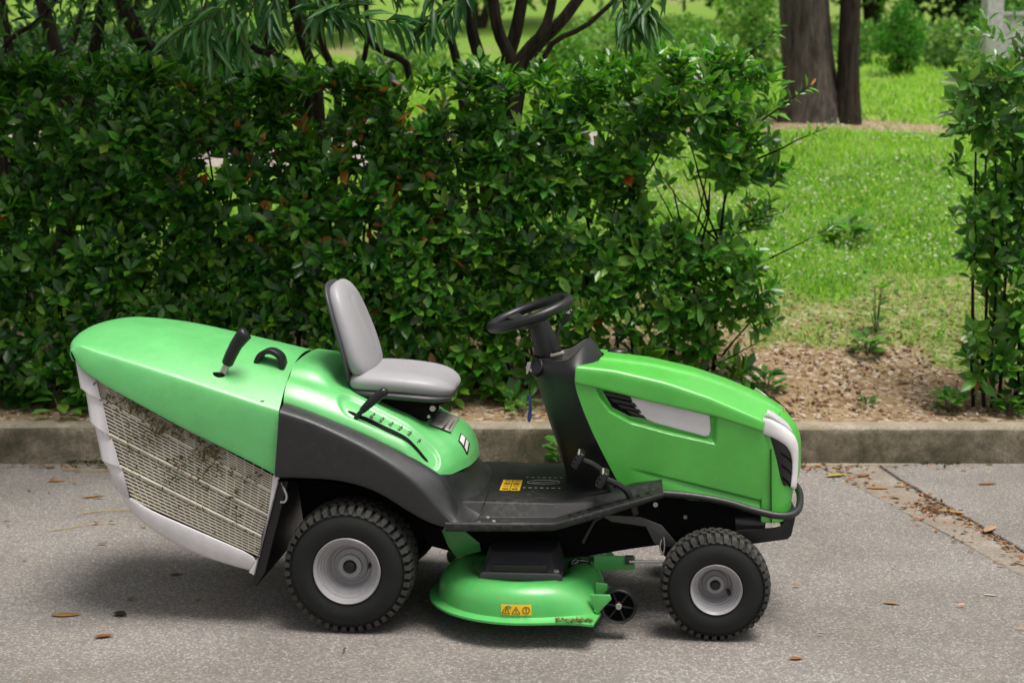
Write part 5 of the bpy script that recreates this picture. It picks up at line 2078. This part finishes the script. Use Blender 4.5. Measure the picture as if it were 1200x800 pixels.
flat_leaf('curled reddish-brown leaf on the asphalt in front of the collector, nearest the camera', -1.395, 4.64, .002, .35, .068, (.27, .10, .04), .36, .5)
flat_leaf('flattened orange-brown leaf behind the curled leaf at lower left', -1.60, 4.87, .002, .05, .105, (.33, .16, .05), .32, .05)
flat_leaf('crumpled dark leaf clump right of the orange-brown leaf', -1.405, 4.87, .003, -.4, .06, (.03, .022, .018), .6, .5)
flat_leaf('small brown leaf on the asphalt below the middle of the collector', -1.32, 5.36, .002, .1, .05, (.16, .07, .035), .35, .3)
flat_leaf('tan leaf lying alone on the asphalt right of the front wheel', 1.395, 5.0, .002, -.3, .065, (.42, .22, .11), .32, .3)
flat_leaf('small red-brown leaf on the asphalt at the lower right', .93, 4.43, .002, .2, .05, (.36, .14, .05), .4, .35)
flat_leaf('yellow leaf near the kerb at the start of the drain channel', 1.66, 7.06, .005, .3, .12, (.55, .40, .08), .34, .2)
flat_leaf('pale brown leaf lying on the upper edge of the drain channel', 2.02, 6.30, .006, -.5, .12, (.42, .27, .13), .32, .35)
flat_leaf('curled pinkish leaf at the outer edge of the drain channel', 2.085, 5.98, .012, .9, .13, (.50, .30, .2), .3, .4)
flat_leaf('long tan leaf on the drain channel below the yellow leaf', 1.80, 6.78, .005, -.05, .12, (.48, .24, .10), .28, .2)
flat_leaf('rust coloured leaf on the drain channel close to the kerb', 1.80, 7.05, .005, .7, .10, (.34, .14, .05), .34, .3)
flat_leaf('brown leaf on the parking bay to the right of the drain channel', 2.36, 6.83, .014, .15, .10, (.36, .17, .08), .3, .3)
flat_leaf('small white leaf on the asphalt left of the drain channel end', 1.79, 5.10, .002, -.2, .05, (.55, .52, .45), .3, .25)
flat_leaf('orange leaf on the asphalt at the foot of the kerb on the far left', -2.30, 6.95, .002, .2, .09, (.50, .27, .06), .3, .2)
flat_leaf('long ochre leaf left of the collector at the foot of the kerb', -2.02, 6.62, .002, .4, .11, (.42, .24, .06), .22, .2)

# twigs
for lab, pts, r in (('thin curved straw-coloured twig on the asphalt left of the collector', [(-1.98, 6.30, .006), (-1.78, 6.36, .007), (-1.58, 6.31, .006), (-1.50, 6.35, .006)], .004),
                    ('short pale twig in front of the curved twig on the left asphalt', [(-2.02, 6.02, .005), (-1.86, 6.10, .006), (-1.76, 6.13, .005)], .0035),
                    ('reddish thin twig behind the collector on the asphalt', [(-1.72, 6.88, .005), (-1.5, 6.78, .006), (-1.32, 6.80, .005)], .0035),
                    ('dark stick lying at the foot of the kerb on the far left', [(-2.35, 7.20, .01), (-2.05, 7.14, .016), (-1.78, 7.22, .012)], .006),
                    ('yellow-green stalk lying on the drain channel at the right edge', [(2.03, 5.49, .009), (2.10, 5.45, .011), (2.22, 5.44, .017)], .006)):
    pts = [(p[0], p[1] + random.uniform(-.02, .02), p[2]) for p in smooth_path(pts, 2)]
    r *= .62
    o = tube('twig', pts, [r * (1 - .5 * i / len(pts)) for i in range(len(pts))], 'straw', None, n=6, spline=4)
    tag(o, lab, 'twig', 'twigs on the asphalt')


def litter(name, label, boxes, lr, pal, mat='dry', zoff=.004):
    P, L = [], []
    for (x0, y0, x1, y1, sig, n) in boxes:
        for _ in range(n):
            t = random.random()
            x = x0 + (x1 - x0) * t + random.gauss(0, sig)
            y = y0 + (y1 - y0) * t + random.gauss(0, sig)
            if y > KY(x) - .006:
                y = KY(x) - .006 - abs(random.gauss(0, sig))
            P.append((x, y, zoff + random.random() * .008))
            L.append(random.uniform(*lr))
    n = len(P)
    L = np.array(L)
    o = leaf_cloud(name, np.array(P), unit(n) * [1, 1, .15], np.tile([0, 0, 1.], (n, 1)) + .35 * unit(n), L, L * rng.uniform(.2, .5, n), leaf_palette(n, pal, .4), mat)
    tag(o, label, 'litter', kind='stuff')


RUST = [(.33, .13, .05), (.24, .09, .04), (.42, .22, .10), (.30, .17, .08), (.16, .08, .04)]
litter('leaf_litter', 'scattered rust coloured leaf scraps along the kerb foot and drain channel',
       [(-6, 7.28, 6, 7.25, .03, 800), (1.70, 7.15, 2.05, 5.4, .05, 90), (1.95, 6.9, 2.10, 5.6, .018, 170), (1.2, 7.22, 2.5, 7.2, .06, 180), (-2.9, 6.9, -1.2, 6.5, .25, 40), (-2.8, 5.8, 2.6, 5.8, .9, 90), (1.93, 6.45, 1.97, 6.3, .05, 130)], (.012, .05), RUST, zoff=.006)
litter('asphalt_grit', 'fine pale grit and leaf crumbs sprinkled over the asphalt', [(-3, 4.6, 3, 4.6, .45, 260), (-3, 6, 3, 6, .6, 220)], (.005, .012), [(.42, .38, .34), (.2, .13, .09), (.5, .46, .42)], zoff=.003)
P = []
for _ in range(2600):
    x = random.uniform(-3.4, 3.6)
    if mnoise.noise(Vector((x * 1.3, 0, 4))) < -.05:
        continue
    P.append((x, KY(x) - .004 - abs(random.gauss(0, .016)), .004 + random.random() * .014))
P = np.array(P)
n = len(P)
o = leaf_cloud('moss', P, unit(n) + [0, -.3, .6], unit(n), rng.uniform(.008, .02, n), rng.uniform(.005, .012, n), leaf_palette(n, [(.04, .06, .015), (.06, .08, .02), (.03, .035, .015)]), 'grass')
tag(o, 'dark moss growing along the joint between kerb and asphalt', 'moss', kind='stuff')


def weed(label, x, y, nl, h, l, pal, name='weed_plant', wr=.5, z=None):
    g = ground_z(x, y) if z is None else z
    root = empty(name, (x, y, g))
    tag(root, label, 'weed', 'weeds along the kerb')
    var = leaf_variants('leaf', leaf_palette(5, pal, .25), 'grass', LEAF_T, wr)
    for i in range(nl):
        a = i * 2.4 + random.random()
        hh = h * random.uniform(.15, 1)
        p0 = Vector((0, 0, -.01))
        p1 = Vector((math.cos(a) * .35 * l, math.sin(a) * .35 * l, hh))
        place_leaf(random.choice(var), p1, (math.cos(a), math.sin(a), random.uniform(-.1, .7)), (-.3 * math.cos(a), -.3 * math.sin(a) - .2, 1), l * random.uniform(.6, 1.15), root)
        if i % 3 == 0:
            tube('stalk', [p0, (p0 + p1) / 2, p1], .0028, 'twig_pale', root, n=5)


WP = [(.10, .27, .03), (.15, .33, .05), (.07, .20, .03)]
weed('leafy weed growing from the kerb joint behind the footboard', .27, 7.24, 34, .17, .10, WP + [(.5, .42, .2)], z=.0)
weed('tiny green weed at the foot of the kerb on the far left', -2.13, 7.29, 9, .05, .055, WP, z=.0)
weed('bright seedling under the hedge at the far left', -2.47, 7.60, 12, .16, .14, WP)
weed('small seedling under the hedge between seat and steering wheel', .06, 7.58, 9, .10, .09, MID)
weed('tall thin seedling standing in the bare soil gap', 2.28, 8.75, 22, .38, .10, [(.10, .25, .03), (.14, .30, .06)])
weed('small dark weed in the middle of the bare soil', 1.99, 7.78, 12, .05, .06, MID)
weed('spreading leafy weed on the soil left of the corner shrub base', 2.42, 7.68, 34, .10, .085, WP)
weed('low leafy weed at the kerb top under the corner shrub', 2.72, 7.60, 44, .10, .08, WP)
weed('low leafy weed at the kerb top near the right edge', 3.0, 7.60, 44, .10, .09, WP)
weed('low weed tuft on the soil below the tall seedling', 2.15, 8.45, 26, .12, .10, WP)
weed('low weed left of the soil gap beneath the hedge end', 1.45, 7.95, 34, .12, .10, WP)
weed('broad leafed weed in the lawn behind the soil gap', 2.55, 10.6, 26, .2, .18, [(.16, .30, .08), (.12, .26, .05)])
